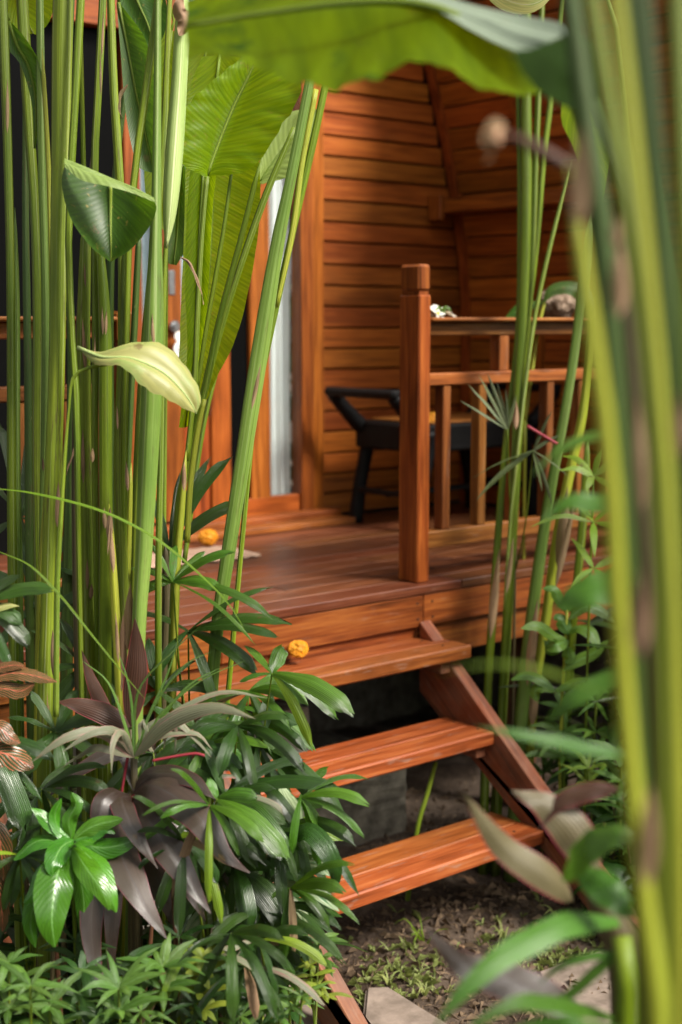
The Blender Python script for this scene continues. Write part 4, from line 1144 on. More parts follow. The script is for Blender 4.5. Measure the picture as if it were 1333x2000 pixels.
# rolled new leaf
rl = thing('rolled_leaf', 'pale rolled up new leaf standing upright left of the bright leaf', 'leaf', tuple(ground_below(P(322, 1000, 3.3), P(325, 700, 3.3))), 'large leaves of the left clump')
part('blade', tube(PP([(357, -20), (355, 60), (350, 160), (340, 300), (332, 410), (325, 485)], 3.16), [px2m(q, 3.16) / 2 for q in (20, 28, 30, 34, 26, 4)], SM['pale'], 'blade', 14, 30, lobes=3, amp=0.22), rl)
part('petiole', tube(PP([(330, 420), (322, 520), (318, 700), (314, 900), (310, 1300)], 3.19) + [Vector((P(310, 1300, 3.19).x, P(310, 1300, 3.19).y, -0.02))], [0.004, 0.006, 0.006, 0.007, 0.008, 0.009], SM['green'], 'petiole', 8), rl)
part('papery_tip', ribbon(PP([(350, 70), (362, 40), (350, 20), (356, -10)], 3.12), px2m(34, 3.1), LM['dry'], 'oval', name='papery_tip', fold=0.5, ripple=0.4), rl)
# small curled dry bits
for (lab, pts, wd) in (('curled brown dry strip hanging among the stalks at upper left', [(250, 165), (238, 185), (236, 215), (240, 235)], 10), ('curled brown tendril hanging in front of the tall leaf', [(352, 502), (372, 515), (392, 560), (398, 595)], 9), ('thin dry straw sheath leaning between two left stalks', [(156, 848), (148, 880), (136, 910), (130, 928)], 9)):
    wv = PP(pts, 3.25)
    t_ = thing('dry_strip', lab, 'dry leaf', tuple(wv[0]), 'dry strips caught among the stalks')
    part('strip', ribbon(wv, px2m(wd, 3.25), LM['dry'], 'strap', name='strip', fold=0.7, nv=14, ripple=0.3, twist=1.5), t_)

# ------------------------------------------------------------------ foreground: big leaf across the top
fa = thing('banana_leaf', 'huge blurred green leaf arching across the top of the view', 'leaf', tuple(P(1100, 150, 1.75)), 'large leaves of the near right clump')
part('blade', sheet(PP([(368, 112, 1.85), (415, 108, 1.83), (470, 118, 1.80), (560, 155, 1.75), (640, 172, 1.72), (710, 160, 1.70), (780, 132, 1.70), (836, 118, 1.70), (890, 145, 1.70), (960, 178, 1.70), (1040, 184, 1.72), (1090, 172, 1.74)], 1.7),
                    PP([(362, 50, 1.95), (430, 40, 1.95), (520, 25, 1.92), (620, 12, 1.90), (700, 4, 1.88), (780, 0, 1.85), (850, 15, 1.82), (920, 50, 1.80), (980, 85, 1.78), (1030, 115, 1.76), (1070, 140, 1.75), (1100, 165, 1.75)], 1.8),
                    PP([(366, 0, 2.05), (430, -30, 2.1), (520, -60, 2.15), (620, -80, 2.15), (700, -85, 2.15), (780, -80, 2.12), (850, -40, 2.05), (920, 20, 1.85), (980, 70, 1.80), (1030, 108, 1.77), (1070, 136, 1.75), (1102, 160, 1.75)], 2.1), LM['helifg'], 'blade', nv=60, nu=5, bulge=0.05, ripple=0.02), fa)
part('folded_part', sheet(PP([(780, 0, 1.84), (850, 18, 1.80), (920, 58, 1.76), (985, 90, 1.73), (1050, 110, 1.70), (1085, 96, 1.70)], 1.8), PP([(800, -12, 1.86), (870, 8, 1.82), (940, 32, 1.78), (1010, 62, 1.74), (1070, 80, 1.70), (1095, 84, 1.70)], 1.8), PP([(830, -25, 1.9), (900, 2, 1.84), (970, 20, 1.80), (1040, 34, 1.76), (1095, 45, 1.72), (1108, 66, 1.70)], 1.8), LM['fold'], 'folded_part', nv=24, bulge=0.1), fa, label='silvery grey underside folded down')
part('midrib', tube(PP([(362, 50), (520, 25), (700, 4), (850, 15), (980, 85), (1100, 165), (1150, 300), (1190, 600)], 1.8), [0.003, 0.004, 0.005, 0.006, 0.007, 0.008, 0.010, 0.012], SM['green'], 'midrib', 8, 40), fa)
fb_ = thing('banana_leaf', 'near black leaf with painted shade at the fold of the huge top leaf, by the near stalks', 'leaf', tuple(P(1120, 120, 1.9)), 'large leaves of the near right clump')
part('blade', sheet(PP([(1000, 100, 1.5), (1040, 165, 1.5), (1085, 200, 1.5), (1150, 225, 1.55)], 1.9), PP([(1040, 95, 1.52), (1080, 115, 1.52), (1120, 150, 1.52), (1160, 195, 1.6)], 1.9), PP([(1100, 70, 1.6), (1130, 60, 1.6), (1160, 100, 1.6), (1170, 200, 1.6)], 1.6), LM['darkfg'], 'blade', nv=14), fb_)
part('petiole', tube([P(1162, 195, 1.6), P(1215, 400, 1.6), P(1280, 1200, 1.6), ground_below(P(1290, 1900, 1.6), P(1280, 1200, 1.6))], [0.004, 0.005, 0.007, 0.009], SM['dark'], 'petiole', 8), fb_)
fc_ = thing('banana_leaf', 'yellow green leaf edge showing right of the middle stalks, upper right', 'leaf', tuple(P(1130, 300, 2.6)), 'large leaves of the near right clump')
part('blade', sheet(PP([(1097, 195, 2.6), (1098, 240, 2.6), (1120, 290, 2.6), (1150, 400, 2.6)], 2.6), PP([(1120, 170, 2.6), (1130, 230, 2.6), (1150, 290, 2.6), (1165, 400, 2.6)], 2.6), PP([(1160, 150, 2.6), (1180, 230, 2.6), (1190, 300, 2.6), (1180, 400, 2.6)], 2.6), LM['heli'], 'blade', nv=14), fc_)
part('petiole', tube([P(1165, 400, 2.6), P(1210, 650, 2.6), P(1260, 1100, 2.6), ground_below(P(1275, 1700, 2.6), P(1260, 1100, 2.6))], [0.005, 0.006, 0.008, 0.010], SM['green'], 'petiole', 8), fc_)
fd_ = thing('banana_leaf', 'small yellow leaf tip at the top edge right of centre', 'leaf', tuple(P(1020, 0, 3.2)), 'large leaves of the near right clump')
part('blade', ribbon(PP([(940, -30), (990, 0), (1040, 8), (1090, -20)], 3.2), px2m(40, 3.2), LM['cream'], 'lance', name='blade'), fd_)
part('petiole', tube([P(1090, -20, 3.2), P(1160, -50, 3.2), P(1210, 100, 3.2), P(1260, 900, 3.2), ground_below(P(1270, 1500, 3.2), P(1260, 900, 3.2))], [0.003, 0.004, 0.006, 0.008, 0.010], SM['green'], 'petiole', 8), fd_)

# ------------------------------------------------------------------ middle right clump
GM = 'stalks of the clump right of the steps'
MS = [
 ('left stalk of the middle clump standing against the deck edge', [(1012, 180), (1016, 400), (1012, 640), (992, 830), (978, 980), (964, 1180), (954, 1330), (948, 1500)], [8, 10, 10, 12, 14, 17, 17, 18], 4.86, 'green'),
 ('thickest stalk of the middle clump with a pale dry patch', [(1028, 180), (1028, 400), (1022, 600), (1010, 800), (1003, 1000), (992, 1180), (982, 1350), (975, 1500)], [20, 21, 19, 18, 17, 17, 16, 17], 4.84, 'green'),
 ('slim stalk just right of the thickest one in the middle clump', [(1052, 180), (1046, 330), (1040, 500), (1030, 660), (1018, 760)], [12, 12, 12, 10, 8], 4.86, 'green'),
 ('thin stalk leaning right at the top of the middle clump', [(1078, 180), (1062, 310), (1052, 440), (1040, 560), (1028, 680)], [11, 11, 10, 9, 7], 4.88, 'green'),
 ('thin stalk leaning farthest right, below the curved beam', [(1114, 330), (1090, 420), (1068, 510), (1045, 620), (1028, 740), (1010, 900), (995, 1050)], [6, 7, 8, 8, 8, 8, 7], 4.82, 'green'),
 ('pale stalk right of the railing, leaning outwards at the top', [(1150, 470), (1132, 620), (1108, 780), (1086, 900), (1062, 1040), (1040, 1200), (1020, 1380)], [22, 20, 19, 20, 22, 24, 26], 4.78, 'silver'),
 ('yellow green stalk with shredded brown sheath beside the pale stalk', [(1158, 640), (1140, 800), (1112, 930), (1088, 1060), (1068, 1200), (1048, 1330), (1038, 1420)], [16, 17, 18, 20, 18, 16, 18], 4.84, 'yellow'),
 ('straight stalk in shade right of the shredded sheath', [(1146, 900), (1140, 1000), (1132, 1090), (1118, 1240)], [16, 17, 17, 16], 4.9, 'green'),
]
MT = []
for i, (lab, pts, wd, d, m_) in enumerate(MS):
    MT.append(shoot(lab, pts, wd, d, m_, GM, crown=0, side=R(-60), extend=0.9 if pts[0][1] < 200 else 0, lobes=4))
sheath(MT[0], 958, 1250, 4.81, 180, 20, 0.1); sheath(MT[1], 1008, 840, 4.78, 60, 14, 0.0); sheath(MT[1], 990, 1160, 4.78, 110, 12, 0.12)
sheath(MT[6], 1092, 1120, 4.80, 170, 30, 0.1); sheath(MT[6], 1085, 1150, 4.78, 190, 16, 0.22); sheath(MT[5], 1030, 1340, 4.72, 170, 22, 0.12); sheath(MT[6], 1040, 1420, 4.78, 130, 24, 0.05)

# ------------------------------------------------------------------ near right clump: thick blurred stalks
GN = 'blurred stalks of the near right clump'
NS = [
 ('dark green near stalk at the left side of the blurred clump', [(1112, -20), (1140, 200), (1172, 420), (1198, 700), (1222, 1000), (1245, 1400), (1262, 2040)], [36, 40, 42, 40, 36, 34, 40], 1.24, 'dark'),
 ('near stalk with a fresh green sheen crossing the dark one', [(1152, -20), (1180, 150), (1215, 350), (1245, 560), (1272, 800), (1292, 1100), (1300, 2040)], [34, 32, 32, 32, 34, 38, 44], 1.08, 'olive'),
 ('bright yellow green near stalk descending to the lower right corner', [(1122, 400), (1150, 600), (1190, 900), (1208, 1200), (1232, 1500), (1258, 1760), (1288, 2040)], [26, 34, 36, 36, 38, 42, 52], 1.04, 'yellow'),
 ('yellow near stalk in the middle of the blurred clump', [(1202, -20), (1228, 200), (1252, 420), (1282, 700), (1306, 1000), (1322, 1400), (1330, 2040)], [30, 32, 32, 30, 30, 32, 40], 1.00, 'yellow'),
 ('deep green near stalk right of the yellow one', [(1256, -20), (1276, 250), (1296, 500), (1318, 800), (1336, 1200), (1350, 2040)], [32, 34, 34, 34, 36, 40], 1.04, 'dark'),
 ('pale near stalk cut by the right edge of the view', [(1322, -20), (1332, 250), (1344, 600), (1356, 1000), (1368, 2040)], [44, 42, 40, 40, 44], 0.96, 'olive'),
 ('brown stained near stalk behind the yellow green one, lower right', [(1216, 480), (1244, 800), (1270, 1150), (1288, 1450), (1296, 1700), (1306, 2040)], [30, 38, 50, 56, 60, 64], 1.30, 'brown'),
 ('dark filler stalk farther back at the right edge in place of black gaps', [(1232, -20), (1290, 500), (1318, 900), (1332, 1400), (1340, 2040)], [40, 50, 60, 64, 70], 1.40, 'dark'),  # dark stalk added to fill in the black between near stalks
 ('olive near stalk rising behind at the lower right corner', [(1290, 1000), (1308, 1300), (1322, 1600), (1330, 2040)], [30, 44, 52, 56], 1.20, 'olive'),
]
NT = []
for i, (lab, pts, wd, d, m_) in enumerate(NS):
    NT.append(shoot(lab, pts, wd, d, m_, GN, crown=1 if i in (0,) else 0, side=R(-60), extend=0.8 if pts[0][1] < 10 else 0, lobes=3, amp=0.12))
for (i, x, y, d, l, w2, lean) in ((2, 1132, 440, 1.28, 170, 34, 0.02), (6, 1246, 1290, 1.25, 160, 36, 0.06), (2, 1264, 1730, 1.22, 170, 34, 0.03), (0, 1210, 620, 1.40, 130, 30, 0.0), (6, 1255, 1000, 1.5, 200, 26, -0.05), (5, 1330, 900, 1.15, 120, 30, 0.0), (1, 1200, 480, 1.5, 60, 20, 0.2)):
    sheath(NT[i], x, y, d * 0.8, l * 1.15, w2 * 1.5, lean)
tw = thing('twig', 'blurred dark red twig with a dry pale knob poking left from the near stalks', 'twig', tuple(P(1140, 370, 1.4)), None)
part('branch', tube(PP([(1120, 330), (1070, 302), (1020, 275), (978, 262)], 1.2), [0.005, 0.006, 0.005, 0.003], SM['twig'], 'branch', 10), tw)
part('dry_knob', lumpy('dry_knob', 0.0058, plain('dry_knob_skin', (0.30, 0.17, 0.09), (0.45, 0.27, 0.16), 60, 0.8), 0.8, 0.9, 1.6, 0.9, 6, 3), tw, Matrix.Translation(P(967, 268, 1.2)))
part('dry_scrap', ribbon(PP([(985, 268), (968, 245), (955, 262), (962, 300), (950, 318)], 1.2), 0.012, LM['dry'], 'strap', name='dry_scrap', twist=2.0, fold=0.5, ripple=0.4), tw)
# ------------------------------------------------------------------ leafy undergrowth
rnd = random.Random(11)
def fc(p, up=0.7):
    return (p - CAM).normalized() + Vector((0, 0, -up))
def pleaf(parent, pts, width, d, mat, prof='lance', up=0.7, roll=0.0, fold=0.25, ripple=0.08, name='leaf', nv=14, nu=2, jag=False, label=None, twist=0.0):
    w_ = PP(pts, d)
    me = ribbon(w_, px2m(width, d), LM[mat], prof, roll=roll, fold=fold, ripple=ripple, name=name, nv=nv, nu=nu, face=fc(w_[0], up), jag=jag, twist=twist)
    return part(name, me, parent, None, label)
def stalk(parent, pts, wd, d, mat, name='stem'):
    w_ = PP(pts, d)
    return part(name, tube(w_, [px2m(wd, d) / 2] * len(w_), SM[mat], name, 7), parent)
def stem_to_ground(parent, px, py, d, wd, mat, name='stem', lean=(0, 0)):
    a = P(px, py, d)
    b = Vector((a.x + lean[0], a.y + lean[1], -0.03))
    m_ = a.lerp(b, 0.5) + Vector((rnd.uniform(-.015, .015), rnd.uniform(-.015, .015), 0))
    return part(name, tube([a, m_, b], [px2m(wd, d) / 2] * 3, SM[mat], name, 7), parent)
def gbase(px, py, d):
    a = P(px, py, d)
    return (a.x, a.y, 0)

GP = 'lady palms under the left clump'
def fan(parent, c, tips, mat='palm', arch=0.10, up=0.9, stem=True, prof='palm', wdef=26, name='frond'):
    """c = (x, y, d); tips = (x, y, dd, width)"""
    x, y, d = c
    cc = P(x, y, d)
    root = WORLD[parent.name].translation
    pet = part(name, tube([cc, cc.lerp(Vector((root.x, root.y, cc.z * 0.55)), 0.4), Vector((root.x, root.y, max(0.02, cc.z - 0.45)))], [0.0018, 0.0025, 0.003], SM['green'], name, 6), parent)
    for tp in tips:
        tx, ty = tp[0], tp[1]
        dd = tp[2] if len(tp) > 2 else rnd.uniform(-0.10, 0.06)
        wd = (tp[3] if len(tp) > 3 else wdef) * rnd.uniform(0.88, 1.12)
        L_ = math.hypot(tx - x, ty - y)
        ar = arch * L_
        mx, my = (x + tx) / 2, (y + ty) / 2 - ar
        q1 = (x + (tx - x) * 0.2, y + (ty - y) * 0.2 - ar * 0.55, d + dd * 0.3)
        q2 = (mx, my, d + dd * 0.7)
        q3 = (x + (tx - x) * 0.8, y + (ty - y) * 0.8 - ar * 0.7, d + dd * 0.95)
        w_ = PP([(x, y, d), q1, q2, q3, (tx, ty, d + dd)], d)
        mt_ = mat if mat == 'greypalm' or rnd.random() > 0.07 else rnd.choice(['dry', 'blade', 'pinkish'])
        me = ribbon(w_, px2m(wd, d), LM[mt_], prof, roll=rnd.uniform(-0.75, 0.75), fold=0.3, ripple=0.05, name='leaflet', nv=14, nu=3, face=fc(w_[0], up), jag=prof == 'palm')
        part('leaflet', me, pet)
    return pet
def palm(label, base, fans, mat='palm', **k):
    t_ = thing('lady_palm', label, 'palm', gbase(*base), GP)
    a = P(*base)
    part('stem', tube([Vector((a.x, a.y, -0.02)), Vector((a.x + 0.01, a.y, a.z * 0.5)), a], [0.008, 0.007, 0.006], SM['brown'], 'stem', 9), t_)
    for f in fans:
        fan(t_, f[0], f[1], f[2] if len(f) > 2 else mat, **k)
    return t_
palm('lady palm with long blades reaching over the deck edge beside the leaning stalk', (372, 1500, 3.32), [
    ((368, 1232, 3.25), [(524, 1147, -.05, 36), (558, 1216, -.08, 30), (541, 1243, -.1, 30), (500, 1312, -.08, 28), (418, 1366, -.06, 26), (300, 1330, -.04, 26), (262, 1195, .05, 26)]),
    ((338, 1136, 3.2), [(296, 1062, 0, 22), (344, 1066, .02, 22), (402, 1076, .03, 26), (452, 1078, -.05, 22), (524, 1200, -.08, 16), (492, 1250, -.12, 12), (430, 1150, -.05, 24), (270, 1160, 0, 22), (262, 1110, 0, 20)], 'palmlight'),
    ((330, 1075, 3.38), [(446, 898, .02, 22), (408, 900, .06, 20), (470, 985, -.02, 22), (300, 975, .05, 20), (350, 930, .06, 20)]),
])
palm('lady palm hanging in front of the top step beside the orange flower', (470, 1600, 3.22), [
    ((532, 1315, 3.12), [(686, 1392, -.1, 36), (606, 1452, -.06, 24), (655, 1400, 0, 24), (552, 1262, .03, 34), (482, 1262, .05, 24), (600, 1375, .02, 28), (470, 1330, .0, 20)], 'palmlight'),
    ((505, 1450, 3.15), [(432, 1500, 0, 42), (440, 1580, 0, 30), (668, 1588, -.08, 28), (600, 1555, -.05, 26), (530, 1358, .05, 30), (575, 1610, -.05, 28), (590, 1500, -.05, 26), (500, 1590, -.06, 28)]),
])
palm('lady palm with the glossiest blades in the middle of the undergrowth', (400, 1750, 3.15), [
    ((440, 1552, 3.02), [(556, 1678, -.1, 50), (666, 1545, -.02, 26), (590, 1482, .03, 24), (404, 1458, .06, 34), (500, 1690, -.08, 36), (560, 1610, -.05, 30), (350, 1500, .04, 26), (390, 1640, 0, 30)]),
    ((458, 1690, 3.0), [(570, 1826, -.06, 46), (484, 1812, -.08, 42), (440, 1800, 0, 34), (650, 1745, .0, 34), (640, 1680, .05, 34), (520, 1640, .03, 30)]),
    ((392, 1862, 2.95), [(486, 1958, -.04, 46), (362, 1998, -.06, 34), (330, 1930, 0, 28), (440, 1830, .03, 30), (560, 1930, -.04, 22), (400, 2010, -.05, 30)]),
])
palm('lady palm low in the undergrowth whose blade is yellow green', (330, 1720, 3.1), [
    ((425, 1560, 2.95), [(560, 1675, -.06, 44), (410, 1520, .02, 34), (500, 1560, -.02, 28)], 'palmlight'),
    ((300, 1470, 3.1), [(230, 1400, .05, 22), (190, 1480, 0, 22), (205, 1560, 0, 26), (260, 1600, 0, 24), (375, 1420, .05, 24)], 'palm'),
])
palm('dark lady palm in shade behind the stalks at the left edge', (60, 1300, 3.75), [
    ((40, 1010, 3.7), [(68, 812, .05, 20), (110, 850, .1, 20), (0, 830, .05, 20), (-40, 920, 0, 20), (125, 950, .05, 22), (120, 1050, 0, 22), (-30, 1060, 0, 22), (60, 1120, 0, 22)]),
    ((70, 1180, 3.65), [(148, 1020, .05, 22), (160, 1080, .05, 24), (20, 1030, .05, 22), (-30, 1120, 0, 24), (160, 1150, 0, 24), (0, 1260, 0, 26), (130, 1270, 0, 24)]),
])
palm('shaded lady palm among the lower stalks of the left clump', (170, 1450, 3.6), [
    ((190, 1150, 3.6), [(130, 1030, .05, 20), (165, 1000, .05, 20), (240, 1020, .05, 20), (290, 1080, 0, 22), (120, 1110, 0, 22), (100, 1200, 0, 22), (270, 1230, 0, 22)]),
    ((170, 1300, 3.5), [(60, 1230, .02, 24), (120, 1210, .02, 24), (225, 1245, 0, 28), (260, 1300, 0, 26), (240, 1390, 0, 26), (100, 1390, 0, 26), (50, 1330, 0, 24)]),
])
palm('lady palm blades entering from the left edge below the red leaf', (-30, 1500, 2.95), [
    ((-40, 1180, 2.9), [(98, 1150, 0, 30), (56, 1262, 0, 36), (36, 1125, 0, 22), (40, 1215, 0, 28), (20, 1300, 0, 30)]),
    ((-30, 1450, 2.9), [(45, 1620, -.05, 50), (100, 1480, 0, 30), (80, 1560, 0, 28)], 'palm'),
])

palm('lady palm whose blades spread over the ends of the two lower steps', (540, 1740, 3.2), [
    ((520, 1600, 3.16), [(640, 1570, -.02, 28), (668, 1640, -.03, 30), (655, 1700, -.04, 30), (610, 1760, -.06, 32), (560, 1800, -.06, 34), (480, 1740, -.04, 30), (455, 1560, .04, 30), (560, 1500, .04, 28)]),
    ((585, 1560, 3.2), [(672, 1592, -.02, 20), (640, 1500, .02, 20), (630, 1640, -.04, 22), (590, 1660, -.04, 24), (530, 1640, -.03, 24)], 'palmlight'),
])
palm('lady palm with narrow blades just above the purple leaves', (330, 1560, 3.15), [
    ((372, 1440, 3.12), [(300, 1380, .02, 26), (440, 1380, .02, 28), (492, 1420, 0, 28), (470, 1500, -.03, 34), (420, 1560, -.04, 36), (360, 1560, -.04, 34), (300, 1500, -.02, 28)]),
    ((310, 1350, 3.2), [(240, 1290, .02, 22), (290, 1250, .03, 22), (380, 1290, .02, 24), (420, 1350, 0, 26), (380, 1420, -.02, 26), (250, 1400, 0, 24)]),
])
palm('lady palm at the left below the thickest stalk', (110, 1560, 3.1), [
    ((110, 1430, 3.1), [(20, 1400, 0, 26), (60, 1350, .02, 24), (150, 1350, .02, 24), (210, 1400, 0, 28), (205, 1490, -.03, 32), (130, 1540, -.04, 32), (50, 1510, -.03, 30)]),
    ((70, 1560, 3.0), [(-10, 1520, 0, 28), (10, 1620, -.02, 30), (60, 1670, -.03, 30), (140, 1500, .02, 28)]),
])
palm('lady palm low beside the mossy kerb slab', (470, 1960, 3.0), [
    ((500, 1840, 2.98), [(420, 1800, .02, 26), (560, 1780, .02, 26), (600, 1850, 0, 28), (585, 1920, -.02, 30), (530, 1960, -.03, 32), (460, 1960, -.03, 32), (410, 1900, -.02, 28)]),
])
TANG = ['tangle of long glossy palm blades %s' % q for q in ('left of the two lower steps', 'over the foot of the leaning stalk', 'hanging beside the purple leaves', 'low above the bottom herbs', 'at the left below the crotons', 'close to the stringer foot')]
for i_, (cx_, cy_, sx_, sy_, nf, d_) in enumerate(((540, 1560, 60, 90, 5, 3.05), (430, 1400, 70, 60, 5, 3.15), (420, 1640, 70, 80, 5, 2.95), (330, 1860, 150, 40, 6, 2.85), (50, 1620, 60, 120, 4, 2.95), (540, 1780, 50, 60, 5, 2.95))):
    t_ = thing('lady_palm', TANG[i_], 'palm', gbase(cx_, cy_ + 100, d_ + 0.1), GP)
    a_ = P(cx_, cy_ + 60, d_ + 0.1)
    part('stem', tube([Vector((a_.x, a_.y, -0.02)), Vector((a_.x + 0.01, a_.y, a_.z * 0.5)), a_], [0.007, 0.006, 0.005], SM['brown'], 'stem', 8), t_)
    for f_ in range(nf):
        fx, fy, fd = cx_ + rnd.uniform(-sx_, sx_), cy_ + rnd.uniform(-sy_, sy_), d_ + rnd.uniform(-.1, .12)
        tips = []
        a0 = rnd.uniform(-0.4, 0.6)
        for q_ in range(rnd.randint(6, 8)):
            an = a0 + q_ * rnd.uniform(0.38, 0.5)
            l_ = rnd.uniform(85, 165) * (1.15 if math.sin(an) > 0.3 else 0.8)
            tips.append((fx + math.cos(an) * l_, fy + math.sin(an) * l_, rnd.uniform(-.12, .03), rnd.uniform(15, 27)))
        fan(t_, (fx, fy, fd), tips, 'palm' if rnd.random() < 0.7 else 'palmlight', arch=0.14, up=0.55)
# long grass blades crossing the stalks
gb = thing('long_grass', 'long thin yellow green blade arching across the stalks from the left edge', 'grass blade', gbase(-20, 1000, 2.9), 'long thin blades')
pleaf(gb, [(-10, 954), (60, 962), (160, 985), (240, 1015), (320, 1062), (400, 1130), (455, 1190), (490, 1255)], 6, 2.92, 'blade', 'strap', name='blade', nv=26, nu=1)
gb = thing('long_grass', 'long thin blade drooping diagonally over the lower left stalks', 'grass blade', gbase(-20, 1080, 2.85), 'long thin blades')
pleaf(gb, [(0, 1078), (60, 1105), (120, 1165), (180, 1240), (225, 1295), (262, 1340), (290, 1372)], 5, 2.88, 'blade', 'strap', name='blade', nv=26, nu=1)

# purple cordyline
co = thing('cordyline', 'purple brown cordyline with broad drooping pink edged leaves', 'cordyline plant', gbase(262, 1560, 3.0), 'cordylines')
stem_to_ground(co, 262, 1545, 3.02, 26, 'brown')
for pts, wd, roll in (
    ([(262, 1545), (300, 1512, 2.96), (370, 1520, 2.9), (422, 1562, 2.86)], 58, 0.1),
    ([(262, 1550), (300, 1535, 2.92), (380, 1585, 2.84), (440, 1668, 2.80), (488, 1705, 2.80)], 84, -0.1),
    ([(255, 1555), (238, 1562, 2.9), (262, 1620, 2.84), (308, 1696, 2.82)], 56, 0.2),
    ([(262, 1560), (290, 1600, 2.9), (350, 1690, 2.84), (412, 1785, 2.82)], 78, -0.15),
    ([(255, 1565), (230, 1640, 2.88), (270, 1740, 2.80), (326, 1834, 2.78)], 84, 0.1),
    ([(250, 1560), (205, 1640, 2.9), (180, 1780, 2.84), (186, 1880, 2.82), (212, 1970, 2.80)], 62, 0.1),
    ([(252, 1550), (222, 1548, 2.92), (198, 1580, 2.88), (188, 1690, 2.86)], 58, -0.2),
    ([(262, 1560), (330, 1640, 3.0), (375, 1740, 2.95), (402, 1800, 2.95)], 66, -0.2),
    ([(256, 1560), (226, 1720, 2.98), (220, 1820, 2.95), (216, 1930, 2.94)], 50, 0.3),
    ([(262, 1545), (240, 1470, 3.02), (160, 1500, 3.0), (90, 1560, 3.0)], 40, 0.0),
    ([(262, 1545), (330, 1580, 3.06), (420, 1660, 3.04), (452, 1742, 3.0)], 60, 0.1),
    ([(262, 1560), (300, 1700, 3.05), (340, 1790, 3.05), (352, 1870, 3.05)], 56, 0.1)):
    pleaf(co, pts, wd * 0.84, 3.0, 'cord', 'lance', roll=roll, fold=0.22, up=0.5, ripple=0.06, nv=18, nu=3)
for pts in ([(236, 1560), (250, 1480), (262, 1440)], [(255, 1560), (290, 1530), (300, 1512)], [(262, 1560), (330, 1540), (370, 1530)]):
    stalk(co, pts, 6, 3.0, 'red', 'leaf_stalk')
# upright maroon ti leaf
ti = thing('ti_plant', 'upright dark maroon leaf with a pink tip rising between the stalks', 'ti plant', gbase(262, 1420, 3.05), None)
pleaf(ti, [(256, 1420), (262, 1360), (268, 1290), (264, 1208)], 50, 3.02, 'maroon', 'lance', up=0.1, fold=0.35)
pleaf(ti, [(256, 1420), (200, 1390), (150, 1375), (110, 1370)], 46, 3.06, 'maroon', 'lance', up=0.4, fold=0.3)
pleaf(ti, [(250, 1430), (215, 1400), (180, 1330), (160, 1270)], 30, 3.1, 'maroon', 'lance', up=0.4, fold=0.3)
stem_to_ground(ti, 256, 1425, 3.05, 10, 'brown')
# bright glossy shrub
gd = thing('gardenia_shrub', 'bright green shrub with glossy veined leaves at lower left', 'shrub', gbase(140, 1650, 2.85))
stem_to_ground(gd, 140, 1650, 2.86, 8, 'green')
for pts, wd in (
    ([(150, 1640), (190, 1655), (230, 1652), (270, 1638)], 44), ([(145, 1640), (120, 1655, 2.80), (104, 1690, 2.76), (104, 1712, 2.76)], 46),
    ([(140, 1650), (100, 1690, 2.8), (66, 1740, 2.78), (48, 1765, 2.78)], 50), ([(132, 1660), (112, 1710, 2.76), (102, 1790, 2.72), (108, 1850, 2.72)], 78),
    ([(150, 1650), (190, 1690, 2.78), (212, 1740, 2.75), (228, 1782, 2.75)], 50), ([(142, 1655), (172, 1700, 2.76), (200, 1740, 2.74), (214, 1778, 2.74)], 48),
    ([(140, 1640), (135, 1600), (150, 1570), (140, 1548)], 34), ([(145, 1640), (170, 1620), (200, 1608), (240, 1600)], 36), ([(140, 1640), (100, 1610), (80, 1590), (62, 1578)], 30),
    ([(140, 1650), (90, 1640), (60, 1650), (28, 1680)], 36), ([(140, 1650), (160, 1640, 2.78), (178, 1645, 2.75), (190, 1640, 2.75)], 36), ([(140, 1665), (160, 1730), (165, 1780), (160, 1830)], 40),
    ([(130, 1660), (80, 1740), (60, 1800), (70, 1850)], 44), ([(140, 1650), (115, 1620), (108, 1590), (120, 1560)], 26), ([(145, 1640), (175, 1632), (205, 1618), (225, 1628)], 30)):
    pleaf(gd, pts, wd, 2.84, 'gard', 'oval', roll=rnd.uniform(-.3, .3), fold=0.3, up=0.7, ripple=0.1, nu=3)
# crotons
for lab, pts in (('red veined croton leaf cluster at the left edge, low', [([(-40, 1480), (0, 1470), (30, 1480), (66, 1500)], 60), ([(-30, 1500), (0, 1530), (20, 1545), (30, 1560)], 44), ([(-40, 1440), (-5, 1420), (20, 1440), (40, 1452)], 40)]),
                 ('dark croton leaves with reddish veins above the lower one at the left edge', [([(-30, 1330), (20, 1315), (60, 1318), (112, 1332)], 30), ([(-30, 1350), (10, 1345), (40, 1350), (68, 1335)], 34), ([(-20, 1310), (20, 1300), (40, 1300), (50, 1302)], 22)]),
                 ('croton leaf hanging at the far left beside the glossy shrub', [([(-30, 1600), (-5, 1620), (5, 1680), (8, 1720)], 44), ([(-30, 1700), (-6, 1720), (4, 1780), (6, 1820)], 38)])):
    x0, y0 = pts[0][0][0]
    t_ = thing('croton', lab, 'croton', gbase(x0, y0, 2.9), 'crotons at the left edge')
    stem_to_ground(t_, x0, y0, 2.92, 10, 'brown')
    for p_, wd in pts:
        pleaf(t_, p_, wd, 2.88, 'croton', 'oval', roll=rnd.uniform(-.2, .2), up=0.4, nu=3)
t_ = thing('croton', 'small yellow croton leaf at the left edge above the dark palm blade', 'croton', gbase(-20, 1190, 2.9), 'crotons at the left edge')
pleaf(t_, [(-20, 1195), (0, 1186), (20, 1182), (38, 1184)], 18, 2.9, 'cream', 'lance'); stem_to_ground(t_, -20, 1195, 2.9, 5, 'brown')
